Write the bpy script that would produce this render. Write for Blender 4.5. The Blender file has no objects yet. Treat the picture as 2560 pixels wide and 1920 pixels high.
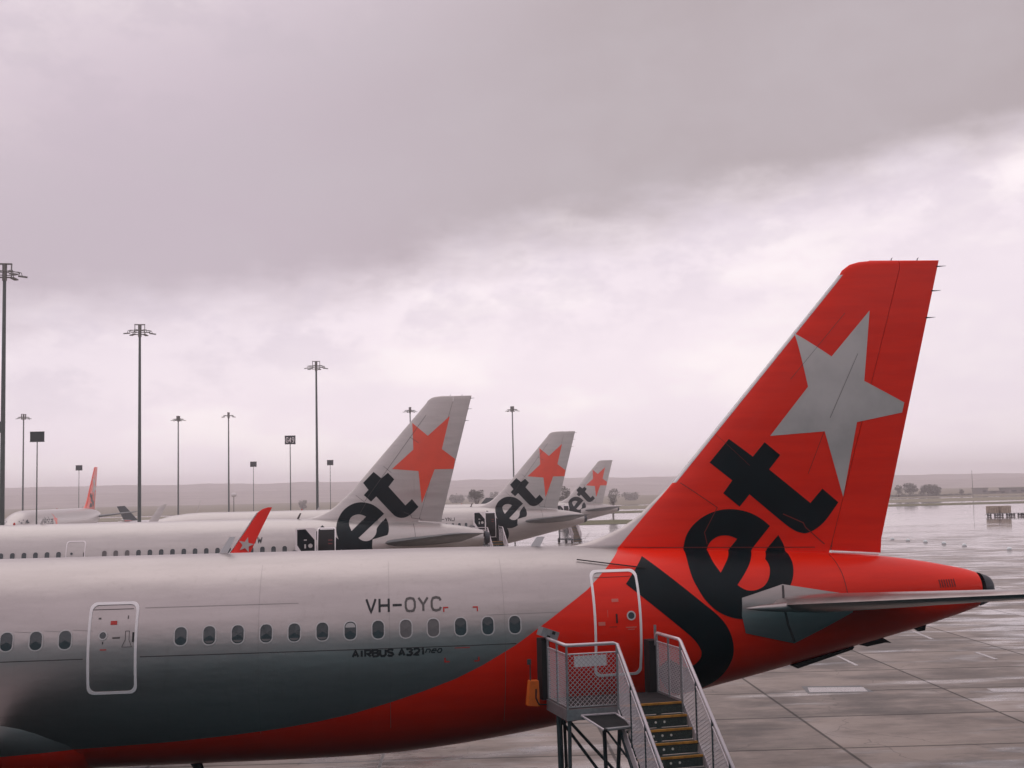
import bpy, bmesh, math, random
from mathutils import Vector, Matrix, geometry, noise
R = random.Random(7)
sc = bpy.context.scene
COL = sc.collection
rad = math.radians

# ------------------------------------------------------------------ camera
PITCH, ROLL, YAW, CZ = 0.08289, -0.02187, 0.10429, 7.08
fw = Vector((math.sin(YAW)*math.cos(PITCH), math.cos(YAW)*math.cos(PITCH), math.sin(PITCH)))
r0 = Vector((math.cos(YAW), -math.sin(YAW), 0)); u0 = r0.cross(fw)
rt = r0*math.cos(ROLL)+u0*math.sin(ROLL); up = -r0*math.sin(ROLL)+u0*math.cos(ROLL)
cam = bpy.data.cameras.new('camera'); cam.lens = 45.0; cam.sensor_width = 36.0
cam.clip_start = 0.1; cam.clip_end = 20000
camo = bpy.data.objects.new('camera', cam); COL.objects.link(camo)
camo.matrix_world = Matrix(((rt.x, up.x, -fw.x, 0), (rt.y, up.y, -fw.y, 0), (rt.z, up.z, -fw.z, CZ), (0, 0, 0, 1)))
sc.camera = camo
sc.view_settings.view_transform = 'Standard'; sc.view_settings.look = 'None'
sc.view_settings.exposure = 0.0; sc.view_settings.gamma = 1.0
sc.cycles.max_bounces = 6; sc.cycles.volume_bounces = 1; sc.cycles.transparent_max_bounces = 6
sc.cycles.diffuse_bounces = 3; sc.cycles.glossy_bounces = 3
sc.cycles.use_denoising = True; sc.cycles.caustics_reflective = False; sc.cycles.caustics_refractive = False

# ------------------------------------------------------------------ node helpers
class NT:
    def __init__(s, t): s.t = t; t.nodes.clear()
    def n(s, typ, **k):
        nd = s.t.nodes.new(typ)
        for a, b in k.items(): setattr(nd, a, b)
        return nd
    def l(s, a, b): s.t.links.new(a, b)
    def put(s, sock, v):
        if hasattr(v, 'is_output') or hasattr(v, 'links'): s.l(v, sock)
        else: sock.default_value = v
    def m(s, op, a, b=0.0, c=None, clamp=False):
        nd = s.n('ShaderNodeMath', operation=op, use_clamp=clamp)
        s.put(nd.inputs[0], a); s.put(nd.inputs[1], b)
        if c is not None: s.put(nd.inputs[2], c)
        return nd.outputs[0]
    def mr(s, v, a, b, c=0.0, d=1.0, smooth=True):
        nd = s.n('ShaderNodeMapRange', interpolation_type='SMOOTHSTEP' if smooth else 'LINEAR')
        s.put(nd.inputs[0], v)
        for i, x in enumerate((a, b, c, d)): s.put(nd.inputs[i+1], x)
        return nd.outputs[0]
    def mix(s, f, a, b, mode='MIX'):
        nd = s.n('ShaderNodeMix', data_type='RGBA', blend_type=mode)
        s.put(nd.inputs[0], f)
        s.put(nd.inputs[6], a if not isinstance(a, tuple) else (*a, 1)); s.put(nd.inputs[7], b if not isinstance(b, tuple) else (*b, 1))
        return nd.outputs[2]
    def noise(s, vec, scale, detail=4.0, rough=.55):
        nd = s.n('ShaderNodeTexNoise'); s.l(vec, nd.inputs['Vector'])
        nd.inputs['Scale'].default_value = scale; nd.inputs['Detail'].default_value = detail
        nd.inputs['Roughness'].default_value = rough
        return nd.outputs[0]
    def scale(s, vec, v):
        nd = s.n('ShaderNodeMapping'); s.l(vec, nd.inputs[0]); nd.inputs['Scale'].default_value = v
        return nd.outputs[0]

# ------------------------------------------------------------------ sky (world)
SUN_EL, SUN_AZ = rad(58), rad(-27)
w = bpy.data.worlds.new('World'); sc.world = w; w.use_nodes = True
N = NT(w.node_tree)
out = N.n('ShaderNodeOutputWorld')
tc = N.n('ShaderNodeTexCoord').outputs['Generated']
mp = N.n('ShaderNodeMapping'); N.l(tc, mp.inputs[0]); mp.inputs['Rotation'].default_value = (0, 0, YAW)
sp = N.n('ShaderNodeSeparateXYZ'); N.l(mp.outputs[0], sp.inputs[0])
SX, SY, SZ = sp.outputs
el = N.m('ARCSINE', SZ); az = N.m('ARCTAN2', SX, SY)
st = N.scale(mp.outputs[0], (1.0, 1.0, 2.6))
n1 = N.noise(st, 2.2, 5, .5); n2 = N.noise(st, 7.0, 6, .55); n3 = N.noise(N.scale(mp.outputs[0], (1, 1, 1.6)), 16.0, 6, .6)
azc = N.m('MINIMUM', N.m('MAXIMUM', az, -.6), .6)
edge = N.m('MULTIPLY_ADD', azc, .155, .178)
edge = N.m('ADD', edge, N.m('MULTIPLY', N.m('SUBTRACT', n1, .5), .05))
edge = N.m('ADD', edge, N.m('MULTIPLY', N.m('SUBTRACT', n2, .5), .085))
edge = N.m('ADD', edge, N.m('MULTIPLY', N.m('SUBTRACT', n3, .5), .045))
d_ = N.m('SUBTRACT', el, edge)
dark = N.mr(d_, -.022, .042)
# the dark sheet thins out towards the upper left and overhead
thin = N.mr(N.m('SUBTRACT', N.m('MULTIPLY', el, 1.6), N.m('MULTIPLY', azc, .6)), .50, .92)
dark2 = N.m('MULTIPLY', dark, N.m('SUBTRACT', 1.0, N.m('MULTIPLY', thin, .6)))
low = N.mix(N.mr(el, .015, .10), (1.04, .91, .985), (1.02, .90, .96))
low = N.mix(N.m('MULTIPLY', N.mr(n2, .46, .66), .5), low, (1.20, 1.10, 1.08))
low = N.mix(N.m('MULTIPLY', N.mr(n1, .40, .60), .35), low, (.80, .70, .79))
topc = N.mix(N.mr(az, -.28, .12), (.58, .478, .547), (.475, .402, .418))
top = N.mix(N.mr(n1, .38, .62), topc, N.mix(.35, topc, (.60, .53, .57)))
top = N.mix(N.m('MULTIPLY', N.mr(n3, .4, .7), .16), top, (.60, .54, .57))
low = N.mix(N.m('MULTIPLY', N.m('MULTIPLY', N.mr(n3, .44, .62), N.mr(d_, -.10, -.005)), .45), low, (.70, .61, .70))
cl = N.mix(dark2, low, top)
sky = N.n('ShaderNodeTexSky', sky_type='NISHITA', sun_disc=False, sun_elevation=SUN_EL, sun_rotation=SUN_AZ)
b1 = N.n('ShaderNodeBackground'); N.l(sky.outputs[0], b1.inputs[0]); b1.inputs[1].default_value = .06
b2 = N.n('ShaderNodeBackground'); N.l(cl, b2.inputs[0]); b2.inputs[1].default_value = 1.0
mx = N.n('ShaderNodeMixShader'); mx.inputs[0].default_value = .96
N.l(b1.outputs[0], mx.inputs[1]); N.l(b2.outputs[0], mx.inputs[2]); N.l(mx.outputs[0], out.inputs[0])

# ------------------------------------------------------------------ sun behind the overcast
sl = bpy.data.lights.new('sun', 'SUN'); sl.energy = .5; sl.angle = rad(60); sl.color = (1, .95, .9)
so = bpy.data.objects.new('sun', sl); COL.objects.link(so)
so.rotation_euler = Vector((-math.sin(SUN_AZ)*math.cos(SUN_EL), -math.cos(SUN_AZ)*math.cos(SUN_EL), -math.sin(SUN_EL))).to_track_quat('-Z', 'Y').to_euler()

# ------------------------------------------------------------------ materials
def mat(name, col, rough=.5, metal=0.0, coat=0.0, var=0.0, vscale=4.0, emit=None, spec=.5, bump=0.0, bscale=20):
    m = bpy.data.materials.new(name); m.use_nodes = True; N = NT(m.node_tree)
    o = N.n('ShaderNodeOutputMaterial'); p = N.n('ShaderNodeBsdfPrincipled'); N.l(p.outputs[0], o.inputs[0])
    tc = N.n('ShaderNodeTexCoord').outputs['Object']
    if var:
        nz = N.noise(tc, vscale, 5, .6)
        f = N.mr(nz, .3, .7)
        c = N.mix(f, tuple(x*(1-var) for x in col), tuple(min(1, x*(1+var)) for x in col)); N.l(c, p.inputs['Base Color'])
        N.l(N.mr(nz, .3, .7, max(.02, rough-.08), rough+.08), p.inputs['Roughness'])
    else:
        p.inputs['Base Color'].default_value = (*col, 1); p.inputs['Roughness'].default_value = rough
    p.inputs['Metallic'].default_value = metal; p.inputs['Coat Weight'].default_value = coat
    p.inputs['Coat Roughness'].default_value = .12
    p.inputs['Specular IOR Level'].default_value = spec
    if bump:
        bn = N.n('ShaderNodeBump'); bn.inputs['Strength'].default_value = bump; bn.inputs['Distance'].default_value = .02
        N.l(N.noise(tc, bscale, 3), bn.inputs['Height']); N.l(bn.outputs[0], p.inputs['Normal'])
    return m

PAINT = [(2.20, -13.0), (2.283, -7.277), (2.32, -5.772), (2.394, -4.072), (2.492, -2.861), (2.59, -1.982), (2.713, -1.211),
         (2.839, -.586), (3.037, .141), (3.24, .801), (3.45, 1.41), (3.7, 1.953), (4.055, 2.598), (4.363, 3.062), (4.73, 3.606),
         (5.056, 4.102), (5.414, 4.52), (5.828, 4.983), (7.151, 6.236), (7.40, 6.45)]
SILVER = (.445, .405, .395)
def skin(name, red_zone=False, base=SILVER, metal=.92, rough=.37):
    m = bpy.data.materials.new(name); m.use_nodes = True; N = NT(m.node_tree)
    o = N.n('ShaderNodeOutputMaterial'); p = N.n('ShaderNodeBsdfPrincipled'); N.l(p.outputs[0], o.inputs[0])
    tc = N.n('ShaderNodeTexCoord').outputs['Object']
    lng = N.scale(tc, (.35, 1.0, 3.0)); nz = N.noise(lng, 1.3, 6, .6)
    strk = N.noise(N.scale(tc, (9, 9, .5)), 1.0, 4, .6)
    f = N.mr(nz, .3, .7)
    grey = N.mix(f, tuple(x*.93 for x in base), tuple(x*1.05 for x in base))
    grey = N.mix(N.m('MULTIPLY', N.mr(strk, .52, .85), .16), grey, (.20, .17, .15))
    met = metal
    if red_zone:
        s = N.n('ShaderNodeSeparateXYZ'); N.l(tc, s.inputs[0])
        fc = N.n('ShaderNodeFloatCurve'); cv = fc.mapping.curves[0]
        Z0, Z1, X0, X1 = 2.2, 7.4, -13.0, 7.0
        pts = [((z-Z0)/(Z1-Z0), (x-X0)/(X1-X0)) for z, x in PAINT]
        while len(cv.points) < len(pts): cv.points.new(.5, .5)
        for q, (a, b) in zip(cv.points, pts): q.location = (a, b); q.handle_type = 'VECTOR'
        fc.mapping.update()
        N.l(N.m('DIVIDE', N.m('SUBTRACT', s.outputs[2], Z0), Z1-Z0, clamp=True), fc.inputs['Value'])
        xb = N.m('MULTIPLY_ADD', fc.outputs[0], X1-X0, X0)
        red = N.m('GREATER_THAN', s.outputs[0], xb)
        hi = N.m('GREATER_THAN', s.outputs[2], 7.36); lo = N.m('LESS_THAN', s.outputs[2], 2.19)
        red = N.m('MAXIMUM', red, N.m('MAXIMUM', hi, lo))
        redc = N.mix(f, (.84, .016, .002), (.94, .022, .003))
        col = N.mix(red, grey, redc)
        N.l(N.m('MULTIPLY_ADD', red, -metal, metal), p.inputs['Metallic'])
        N.l(N.m('MULTIPLY', red, .12), p.inputs['Coat Weight']); N.l(N.m('MULTIPLY_ADD', red, -.25, .5), p.inputs['Specular IOR Level'])
        N.l(N.m('MULTIPLY_ADD', red, .04, rough), p.inputs['Roughness'])
    else:
        col = grey; p.inputs['Metallic'].default_value = metal; p.inputs['Coat Weight'].default_value = .1
        N.l(N.mr(nz, .3, .7, rough-.04, rough+.05), p.inputs['Roughness'])
    p.inputs['Coat Roughness'].default_value = .15
    N.l(col, p.inputs['Base Color'])
    bn = N.n('ShaderNodeBump'); bn.inputs['Strength'].default_value = .22; bn.inputs['Distance'].default_value = .035
    N.l(N.noise(N.scale(tc, (1, 1, 2.2)), 1.6, 2), bn.inputs['Height']); N.l(bn.outputs[0], p.inputs['Normal'])
    return m

M = {}
M['skin_red'] = skin('silver_and_red_paint', True)
M['skin'] = skin('silver_paint')
M['white_skin'] = skin('pale_silver_paint', base=(.55, .515, .495), metal=.6, rough=.36)
M['stab_shade'] = mat('shaded_stabiliser_grey', (.17, .185, .19), .42, metal=.3, var=.06)  # underside shade put into the whole stabiliser colour
M['red'] = mat('red_paint', (.82, .014, .003), .38, coat=.1, var=.08, vscale=.8, spec=.25)
M['orange'] = mat('orange_red_paint', (.88, .085, .038), .38, coat=.4, var=.06, vscale=.8)
M['ink'] = mat('black_lettering', (.002, .010, .013), .42, var=.2, vscale=1.2, spec=.15)
M['star_grey'] = mat('grey_star_paint', (.52, .49, .47), .42, metal=.3, var=.16, vscale=.55)
M['ink_soft'] = mat('grey_lettering', (.10, .09, .085), .5)  # lettering in a greyer tone than the ink
M['small_ink'] = mat('small_lettering', (.012, .016, .018), .6)
M['bracket'] = mat('red_marking', (.55, .03, .02), .5)
M['seam'] = mat('panel_seam', (.07, .06, .06), .6)
M['seam_red'] = mat('panel_seam_on_red', (.20, .012, .006), .6)
M['rim'] = mat('window_rim', (.62, .59, .58), .4, metal=.1)
M['pane'] = mat('cabin_window_glass', (.045, .060, .066), .12, coat=.3)
M['pane_shut'] = mat('cabin_window_shade_behind_glass', (.16, .15, .15), .3)
M['shade'] = mat('white_window_shade', (.5, .48, .47), .4)
M['frame_white'] = mat('white_door_outline', (.95, .90, .90), .5)
M['door_dark'] = mat('dark_door_opening', (.008, .010, .011), .8)
M['metal'] = mat('bare_metal', (.50, .48, .48), .3, metal=.8, var=.08)
M['gapdark'] = mat('dark_gap_rubber', (.012, .012, .013), .7)  # near-black for slots, wicks, antennas and drain masts
M['exhaust'] = mat('exhaust_metal', (.07, .075, .085), .5, metal=.6, var=.2, vscale=8)
M['tyre'] = mat('tyre_rubber', (.02, .02, .02), .8)
M['galv'] = mat('galvanised_steel', (.34, .34, .35), .42, metal=.6, var=.15, vscale=12)
M['rail'] = mat('pale_handrail', (.66, .60, .62), .35, metal=.3, var=.06)
M['steel_dark'] = mat('dark_teal_steel', (.045, .065, .07), .5, metal=.2, var=.15, vscale=6)
M['tread'] = mat('perforated_tread', (.055, .075, .068), .6, metal=.2, var=.3, vscale=30, bump=.5, bscale=60)
M['yellow'] = mat('yellow_nosing', (.48, .22, .035), .5, var=.25, vscale=9)
M['orange_box'] = mat('orange_box', (.72, .15, .018), .45, var=.1, vscale=5)
M['blackrub'] = mat('black_rubber', (.010, .012, .013), .75, var=.2)
M['sign_plate'] = mat('white_plate', (.72, .69, .69), .5)
M['dot'] = mat('hole_light_disc', (.80, .78, .72), .5)  # pale discs imitate light showing through holes in the steps
M['pole'] = mat('grey_green_mast', (.085, .105, .10), .5, metal=.2, var=.12, vscale=2)
M['pole_head'] = mat('weathered_mast_head', (.16, .155, .14), .5, metal=.3, var=.12, vscale=2)
M['sign_dark'] = mat('dark_sign_face', (.012, .022, .025), .5, var=.1)
M['sign_text'] = mat('sign_lettering', (.62, .60, .60), .6)
M['bark'] = mat('bark', (.10, .085, .07), .9, var=.2)
M['leaf'] = mat('grey_green_leaves', (.12, .12, .095), .8, var=.4, vscale=.6)
M['leaf2'] = mat('hazed_pale_leaves', (.28, .265, .24), .8, var=.4, vscale=.6)  # haze painted into the leaf colour to make these trees fainter
M['cargo'] = mat('brown_cargo_net', (.33, .26, .19), .7, var=.35, vscale=3)
M['cargo2'] = mat('tan_cargo_wrap', (.50, .44, .34), .7, var=.25, vscale=3)
M['wall_far'] = mat('far_wall', (.20, .19, .18), .8, var=.15)
M['roof_far'] = mat('far_roof', (.13, .13, .12), .7, var=.15)
M['navy'] = mat('dark_tail_paint', (.012, .03, .035), .4)
M['lens'] = mat('light_lens', (.85, .95, .95), .1, coat=.5)
M['facade'] = mat('terminal_cladding', (.17, .44, .48), .35, var=.2, vscale=.4)
M['fglass'] = mat('terminal_glass', (.05, .10, .11), .10)

# ------------------------------------------------------------------ mesh accumulator
class MB:
    def __init__(s): s.v = []; s.f = []; s.mi = []; s.mats = []
    def slot(s, m):
        if m not in s.mats: s.mats.append(m)
        return s.mats.index(m)
    def add(s, vs, fs, m):
        b = len(s.v); k = s.slot(m); s.v += [tuple(v) for v in vs]
        for f in fs: s.f.append(tuple(i+b for i in f)); s.mi.append(k)
        return s
    def box(s, c, d, m, rz=0.0, rx=0.0, ry=0.0):
        Mx = Matrix.Translation(c) @ Matrix.Rotation(rz, 4, 'Z') @ Matrix.Rotation(ry, 4, 'Y') @ Matrix.Rotation(rx, 4, 'X')
        vs = [Mx @ Vector((x*d[0]/2, y*d[1]/2, z*d[2]/2)) for x in (-1, 1) for y in (-1, 1) for z in (-1, 1)]
        return s.add(vs, [(0, 1, 3, 2), (4, 6, 7, 5), (0, 4, 5, 1), (2, 3, 7, 6), (0, 2, 6, 4), (1, 5, 7, 3)], m)
    def tube(s, pts, rr, m, n=8, cap=True):
        pts = [Vector(p) for p in pts]; rs = rr if isinstance(rr, (list, tuple)) else [rr]*len(pts)
        vs = []; fs = []; ref = None
        for i, p in enumerate(pts):
            t = (pts[min(i+1, len(pts)-1)]-pts[max(i-1, 0)]).normalized()
            if ref is None: ref = Vector((0, 0, 1)) if abs(t.z) < .9 else Vector((1, 0, 0))
            a = t.cross(ref).normalized(); b = t.cross(a); ref = -b if False else ref
            for k in range(n):
                th = 2*math.pi*(k+.5)/n; vs.append(p+(a*math.cos(th)+b*math.sin(th))*rs[i])
        for i in range(len(pts)-1):
            for k in range(n):
                k2 = (k+1) % n; fs.append((i*n+k, i*n+k2, (i+1)*n+k2, (i+1)*n+k))
        if cap: fs.append(tuple(range(n))[::-1]); fs.append(tuple((len(pts)-1)*n+k for k in range(n)))
        return s.add(vs, fs, m)
    def grid(s, rows, m, closed=False):
        nr, nc = len(rows), len(rows[0]); vs = [p for r_ in rows for p in r_]; fs = []
        for i in range(nr-1):
            for j in range(nc if closed else nc-1):
                j2 = (j+1) % nc; fs.append((i*nc+j, i*nc+j2, (i+1)*nc+j2, (i+1)*nc+j))
        return s.add(vs, fs, m)
    def prism(s, pts, d, m):      # flat outline pts (3D) thickened by vector d
        n = len(pts); d = Vector(d); vs = [Vector(p) for p in pts]+[Vector(p)+d for p in pts]
        fs = [tuple(range(n)), tuple(range(n, 2*n))[::-1]]+[(i, (i+1) % n, (i+1) % n+n, i+n) for i in range(n)]
        return s.add(vs, fs, m)
    def build(s, name, parent=None, smooth=False, auto=None):
        me = bpy.data.meshes.new(name); me.from_pydata(s.v, [], s.f); me.update()
        for m in s.mats: me.materials.append(M[m])
        me.polygons.foreach_set('material_index', s.mi)
        bm = bmesh.new(); bm.from_mesh(me); bmesh.ops.recalc_face_normals(bm, faces=bm.faces)
        if auto is not None:
            for e in bm.edges:
                if len(e.link_faces) == 2 and e.calc_face_angle(0) > auto: e.smooth = False
            smooth = True
        for f in bm.faces: f.smooth = smooth
        bm.to_mesh(me); bm.free()
        o = bpy.data.objects.new(name, me); COL.objects.link(o)
        if parent: o.parent = parent
        return o

def tag(o, label=None, cat=None, group=None, kind=None):
    if label: o['label'] = label
    if cat: o['category'] = cat
    if group: o['group'] = group
    if kind: o['kind'] = kind
    return o
def empty(name, loc=(0, 0, 0), rz=0, **k):
    o = bpy.data.objects.new(name, None); COL.objects.link(o); o.location = loc; o.rotation_euler = (0, 0, rz)
    return tag(o, **k)
def copy_tree(o, parent=None):
    c = o.copy(); COL.objects.link(c); c.parent = parent
    for ch in list(o.children): copy_tree(ch, c)
    return c

# ================================================================== GROUND
def gz(y, x=50):      # the apron falls gently away to the right beyond the second stand
    q = min(1, max(0, (x+30)/30)); q = 1 if y > 300 else max(q, (y-230)/70) if y > 230 else q
    return -.95*q*min(1, max(0, (y-95)/135))
GYAW = .073
def ground_mat():
    m = bpy.data.materials.new('wet_concrete_apron'); m.use_nodes = True; N = NT(m.node_tree)
    o = N.n('ShaderNodeOutputMaterial'); p = N.n('ShaderNodeBsdfPrincipled'); N.l(p.outputs[0], o.inputs[0])
    tc = N.n('ShaderNodeTexCoord').outputs['Object']
    mp = N.n('ShaderNodeMapping'); N.l(tc, mp.inputs[0]); mp.inputs['Rotation'].default_value = (0, 0, GYAW)
    s = N.n('ShaderNodeSeparateXYZ'); N.l(mp.outputs[0], s.inputs[0]); U, V, _ = s.outputs
    def joints(c, per, off, wd):
        f = N.m('FRACT', N.m('DIVIDE', N.m('SUBTRACT', c, off), per))
        d = N.m('MULTIPLY', N.m('MINIMUM', f, N.m('SUBTRACT', 1.0, f)), per)
        return N.mr(d, wd*.5, wd*1.3, 1, 0)
    ju = joints(U, 6.17, -2.6, .05); jv = joints(V, 4.68, 34.75, .06)
    jt = N.m('MAXIMUM', ju, jv)
    # far brightening, cracks and slab to slab difference
    pale = N.mr(V, 55, 110)  # far apron lightened in colour, standing in for wet sky reflection
    vo = N.n('ShaderNodeTexVoronoi', feature='DISTANCE_TO_EDGE'); vo.inputs['Scale'].default_value = .16
    wob = N.n('ShaderNodeTexNoise'); N.l(mp.outputs[0], wob.inputs['Vector']); wob.inputs['Scale'].default_value = .5; wob.inputs['Detail'].default_value = 5
    vm = N.n('ShaderNodeMix', data_type='VECTOR'); vm.inputs[0].default_value = .8; N.l(mp.outputs[0], vm.inputs[4])
    va = N.n('ShaderNodeVectorMath', operation='MULTIPLY_ADD'); N.l(wob.outputs[1], va.inputs[0]); va.inputs[1].default_value = (3, 3, 0); N.l(mp.outputs[0], va.inputs[2]); N.l(va.outputs[0], vo.inputs['Vector'])
    crack = N.m('MULTIPLY', N.mr(vo.outputs['Distance'], 0, .006, 1, 0), .45)
    cu = N.m('FLOOR', N.m('DIVIDE', N.m('SUBTRACT', U, -2.6), 6.17)); cv = N.m('FLOOR', N.m('DIVIDE', N.m('SUBTRACT', V, 34.75), 4.68))
    cb = N.n('ShaderNodeCombineXYZ'); N.l(cu, cb.inputs[0]); N.l(cv, cb.inputs[1])
    wn = N.n('ShaderNodeTexWhiteNoise'); N.l(cb.outputs[0], wn.inputs[0]); slab = wn.outputs[0]
    big = N.noise(mp.outputs[0], .05, 5, .6); mid = N.noise(mp.outputs[0], .35, 6, .6); fine = N.noise(mp.outputs[0], 6.0, 6, .65)
    stn = N.noise(N.scale(mp.outputs[0], (.35, 1.1, 1)), .55, 5, .6)
    base = N.mix(N.mr(mid, .3, .7), (.13, .104, .086), (.27, .222, .188))
    base = N.mix(N.m('MULTIPLY', N.m('POWER', slab, 2.0), .75), base, (.085, .070, .060))
    base = N.mix(N.m('MULTIPLY', N.mr(fine, .35, .75), .35), base, (.22, .19, .17))
    base = N.mix(N.m('MULTIPLY', N.mr(stn, .54, .68), .75), base, (.045, .042, .040))
    wet = N.mr(N.m('ADD', N.m('ADD', N.m('MULTIPLY', big, .5), N.m('MULTIPLY', stn, .5)), N.mr(V, 45, 300, -.05, .12)), .44, .58)
    base = N.mix(N.m('MULTIPLY', wet, .35), base, (.08, .070, .063))
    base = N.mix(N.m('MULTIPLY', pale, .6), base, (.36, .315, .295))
    base = N.mix(N.m('MULTIPLY', N.mr(N.noise(N.scale(mp.outputs[0], (.12, .9, 1)), 1.1, 5, .65), .54, .68), .35), base, (.05, .044, .04))
    fu = N.m('FRACT', N.m('DIVIDE', N.m('SUBTRACT', U, -2.6), 6.17)); near_j = N.mr(N.m('MULTIPLY', fu, 6.17), .05, 1.3, 1, 0)
    base = N.mix(N.m('MULTIPLY', N.m('MULTIPLY', near_j, N.mr(mid, .42, .6)), .6), base, (.36, .31, .28))
    sm = N.noise(N.scale(mp.outputs[0], (.5, 1.0, 1)), .42, 8, .70)
    base = N.mix(N.m('MULTIPLY', N.mr(sm, .44, .62), .65), base, (.34, .28, .238))
    base = N.mix(N.m('MULTIPLY', N.mr(sm, .46, .34), .5), base, (.040, .034, .030))
    base = N.mix(crack, base, (.03, .028, .026))
    base = N.mix(N.m('MULTIPLY', jt, .75), base, (.03, .03, .03))
    far = N.mr(V, 120, 250)
    N.l(base, p.inputs['Base Color'])
    rg = N.m('MULTIPLY', N.mr(wet, 0, 1, .5, .10, False), N.m('SUBTRACT', 1.0, N.m('MULTIPLY', far, .55)))
    rg = N.m('MULTIPLY_ADD', N.m('SUBTRACT', fine, .5), .12, rg)
    N.l(N.m('MULTIPLY_ADD', jt, .25, rg), p.inputs['Roughness'])
    N.l(N.m('MAXIMUM', N.mr(V, 50, 140, 0, 1.0), N.mr(wet, 0, 1, .18, .95)), p.inputs['Specular IOR Level'])
    bn = N.n('ShaderNodeBump'); N.l(N.m('MULTIPLY_ADD', N.mr(V, 60, 230), -.15, .18), bn.inputs['Strength']); bn.inputs['Distance'].default_value = .06
    h = N.m('ADD', N.m('MULTIPLY', mid, .9), N.m('MULTIPLY', stn, .8)); h = N.m('SUBTRACT', h, N.m('MULTIPLY', jt, .12))
    N.l(h, bn.inputs['Height']); N.l(bn.outputs[0], p.inputs['Normal'])
    return m
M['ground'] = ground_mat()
def grass_mat(name, a, b):
    m = bpy.data.materials.new(name); m.use_nodes = True; N = NT(m.node_tree)
    o = N.n('ShaderNodeOutputMaterial'); p = N.n('ShaderNodeBsdfPrincipled'); N.l(p.outputs[0], o.inputs[0])
    tc = N.n('ShaderNodeTexCoord').outputs['Object']
    n = N.noise(N.scale(tc, (.3, 1, 1)), .08, 6, .65); N.l(N.mix(N.mr(n, .3, .7), a, b), p.inputs['Base Color'])
    p.inputs['Roughness'].default_value = .95; p.inputs['Specular IOR Level'].default_value = .1
    return m
M['grass'] = grass_mat('dull_wet_grass', (.115, .12, .055), (.17, .165, .085))
M['dry'] = grass_mat('dry_grass', (.20, .185, .12), (.28, .25, .17))
M['hill'] = grass_mat('hazy_hillside', (.34, .30, .285), (.46, .41, .385))  # pale base colour carries haze that the thin volume leaves out
M['far_land'] = grass_mat('far_plain', (.20, .18, .13), (.27, .235, .17))

ys = [-60, 0, 30, 60, 95, 120, 150, 190, 230, 250, 275, 300, 450, 2420]
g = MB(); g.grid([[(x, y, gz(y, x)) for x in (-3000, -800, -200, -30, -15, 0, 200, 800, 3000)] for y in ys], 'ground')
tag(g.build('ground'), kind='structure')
def sheet(name, pts, m, h):
    b = MB(); b.add([(x, y, gz(y)+h) for x, y in pts], [tuple(range(len(pts)))], m); return tag(b.build(name), kind='structure')
sheet('grass_island', [(-500, 268), (46, 283), (57.5, 284), (66, 318), (60, 322), (-500, 312)], 'grass', .05)
sheet('grass_verge', [(-900, 372), (900, 434), (900, 470), (-900, 410)], 'grass', .05)
sheet('grass_field', [(-900, 440), (900, 505), (900, 590), (-900, 540)], 'dry', .05)
sheet('far_field', [(-3000, 560), (3000, 640), (3000, 2420), (-3000, 2420)], 'far_land', .05)
# pale repaired slabs in the apron
b = MB()
def gpx(u, v):
    c, s_ = math.cos(-GYAW), math.sin(-GYAW); return (u*c-v*s_, u*s_+v*c)
def slabrect(u0, v0, u1, v1, m='patchc', h=.006):
    b.add([(*gpx(a, c), h) for a, c in ((u0, v0), (u1, v0), (u1, v1), (u0, v1))], [(0, 1, 2, 3)], m)
M['patchc'] = mat('pale_concrete_repair', (.34, .31, .30), .30, var=.12)
M['patchd'] = mat('dark_joint_filler', (.05, .05, .05), .4)
def atz(px, py, z=0.0):
    d = rt*((px-1280)/3200)-up*((py-960)/3200)+fw; t = (z-CZ)/d.z; return (d.x*t, d.y*t)
def ground_quad(pts, m, h):
    b.add([(*atz(*p), h) for p in pts], [(0, 1, 2, 3)], m)
ground_quad([(2019, 1719), (2158, 1718), (2170, 1729), (2024, 1731)], 'patchc', .006)
ground_quad([(2003, 1716), (2150, 1714), (2186, 1730), (2020, 1734)], 'patchd', .003)
ground_quad([(2466, 1721.5), (2580, 1721), (2600, 1730), (2482, 1730)], 'patchc', .006)
ground_quad([(2434, 1630.5), (2445, 1630.5), (2496, 1648), (2484, 1648)], 'patchc', .006)
ground_quad([(2276, 1577), (2284, 1577), (2336, 1598), (2326, 1598)], 'patchc', .006)
ground_quad([(2090, 1640), (2098, 1640), (2148, 1664), (2138, 1664)], 'patchc', .006)
tag(b.build('apron_patches'), kind='structure')

M['dark_sheet'] = mat('unseen_dark_teal', (.009, .036, .043), .8, var=.25, vscale=.5, spec=.15)
sheet('unseen_ground_sheet', [(-300, -.3), (300, -.3), (300, 29.0), (-300, 29.0)], 'dark_sheet', .004)  # added out of view so the lower fuselage reflects dark teal
# far hills
def hill(name, y0, pts, amp, sd, m='hill'):
    rr = random.Random(sd); rows = [[], [], [], []]
    n = 160; x0, x1 = pts[0][0], pts[-1][0]
    for i in range(n+1):
        x = x0+(x1-x0)*i/n
        for a, c in zip(pts, pts[1:]):
            if a[0] <= x <= c[0]: hgt = a[1]+(c[1]-a[1])*(x-a[0])/(c[0]-a[0])
        hgt += amp*noise.noise((x*.012, sd, 0))+amp*.6*noise.noise((x*.045, sd, 3))+amp*.25*noise.noise((x*.16, sd, 7))
        for k, (dy, f) in enumerate(((0, 0), (60, .5), (160, .85), (330, 1))): rows[k].append((x, y0+dy, -1+f*(hgt+1)))
    b = MB(); b.grid(rows, m); return tag(b.build(name, smooth=True), kind='structure')
hill('hill_ridge', 1970, [(-2200, 31.5), (-700, 31.5), (0, 28.5), (500, 26.5), (1000, 19.5), (2200, 16)], 1.9, 3)
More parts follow.
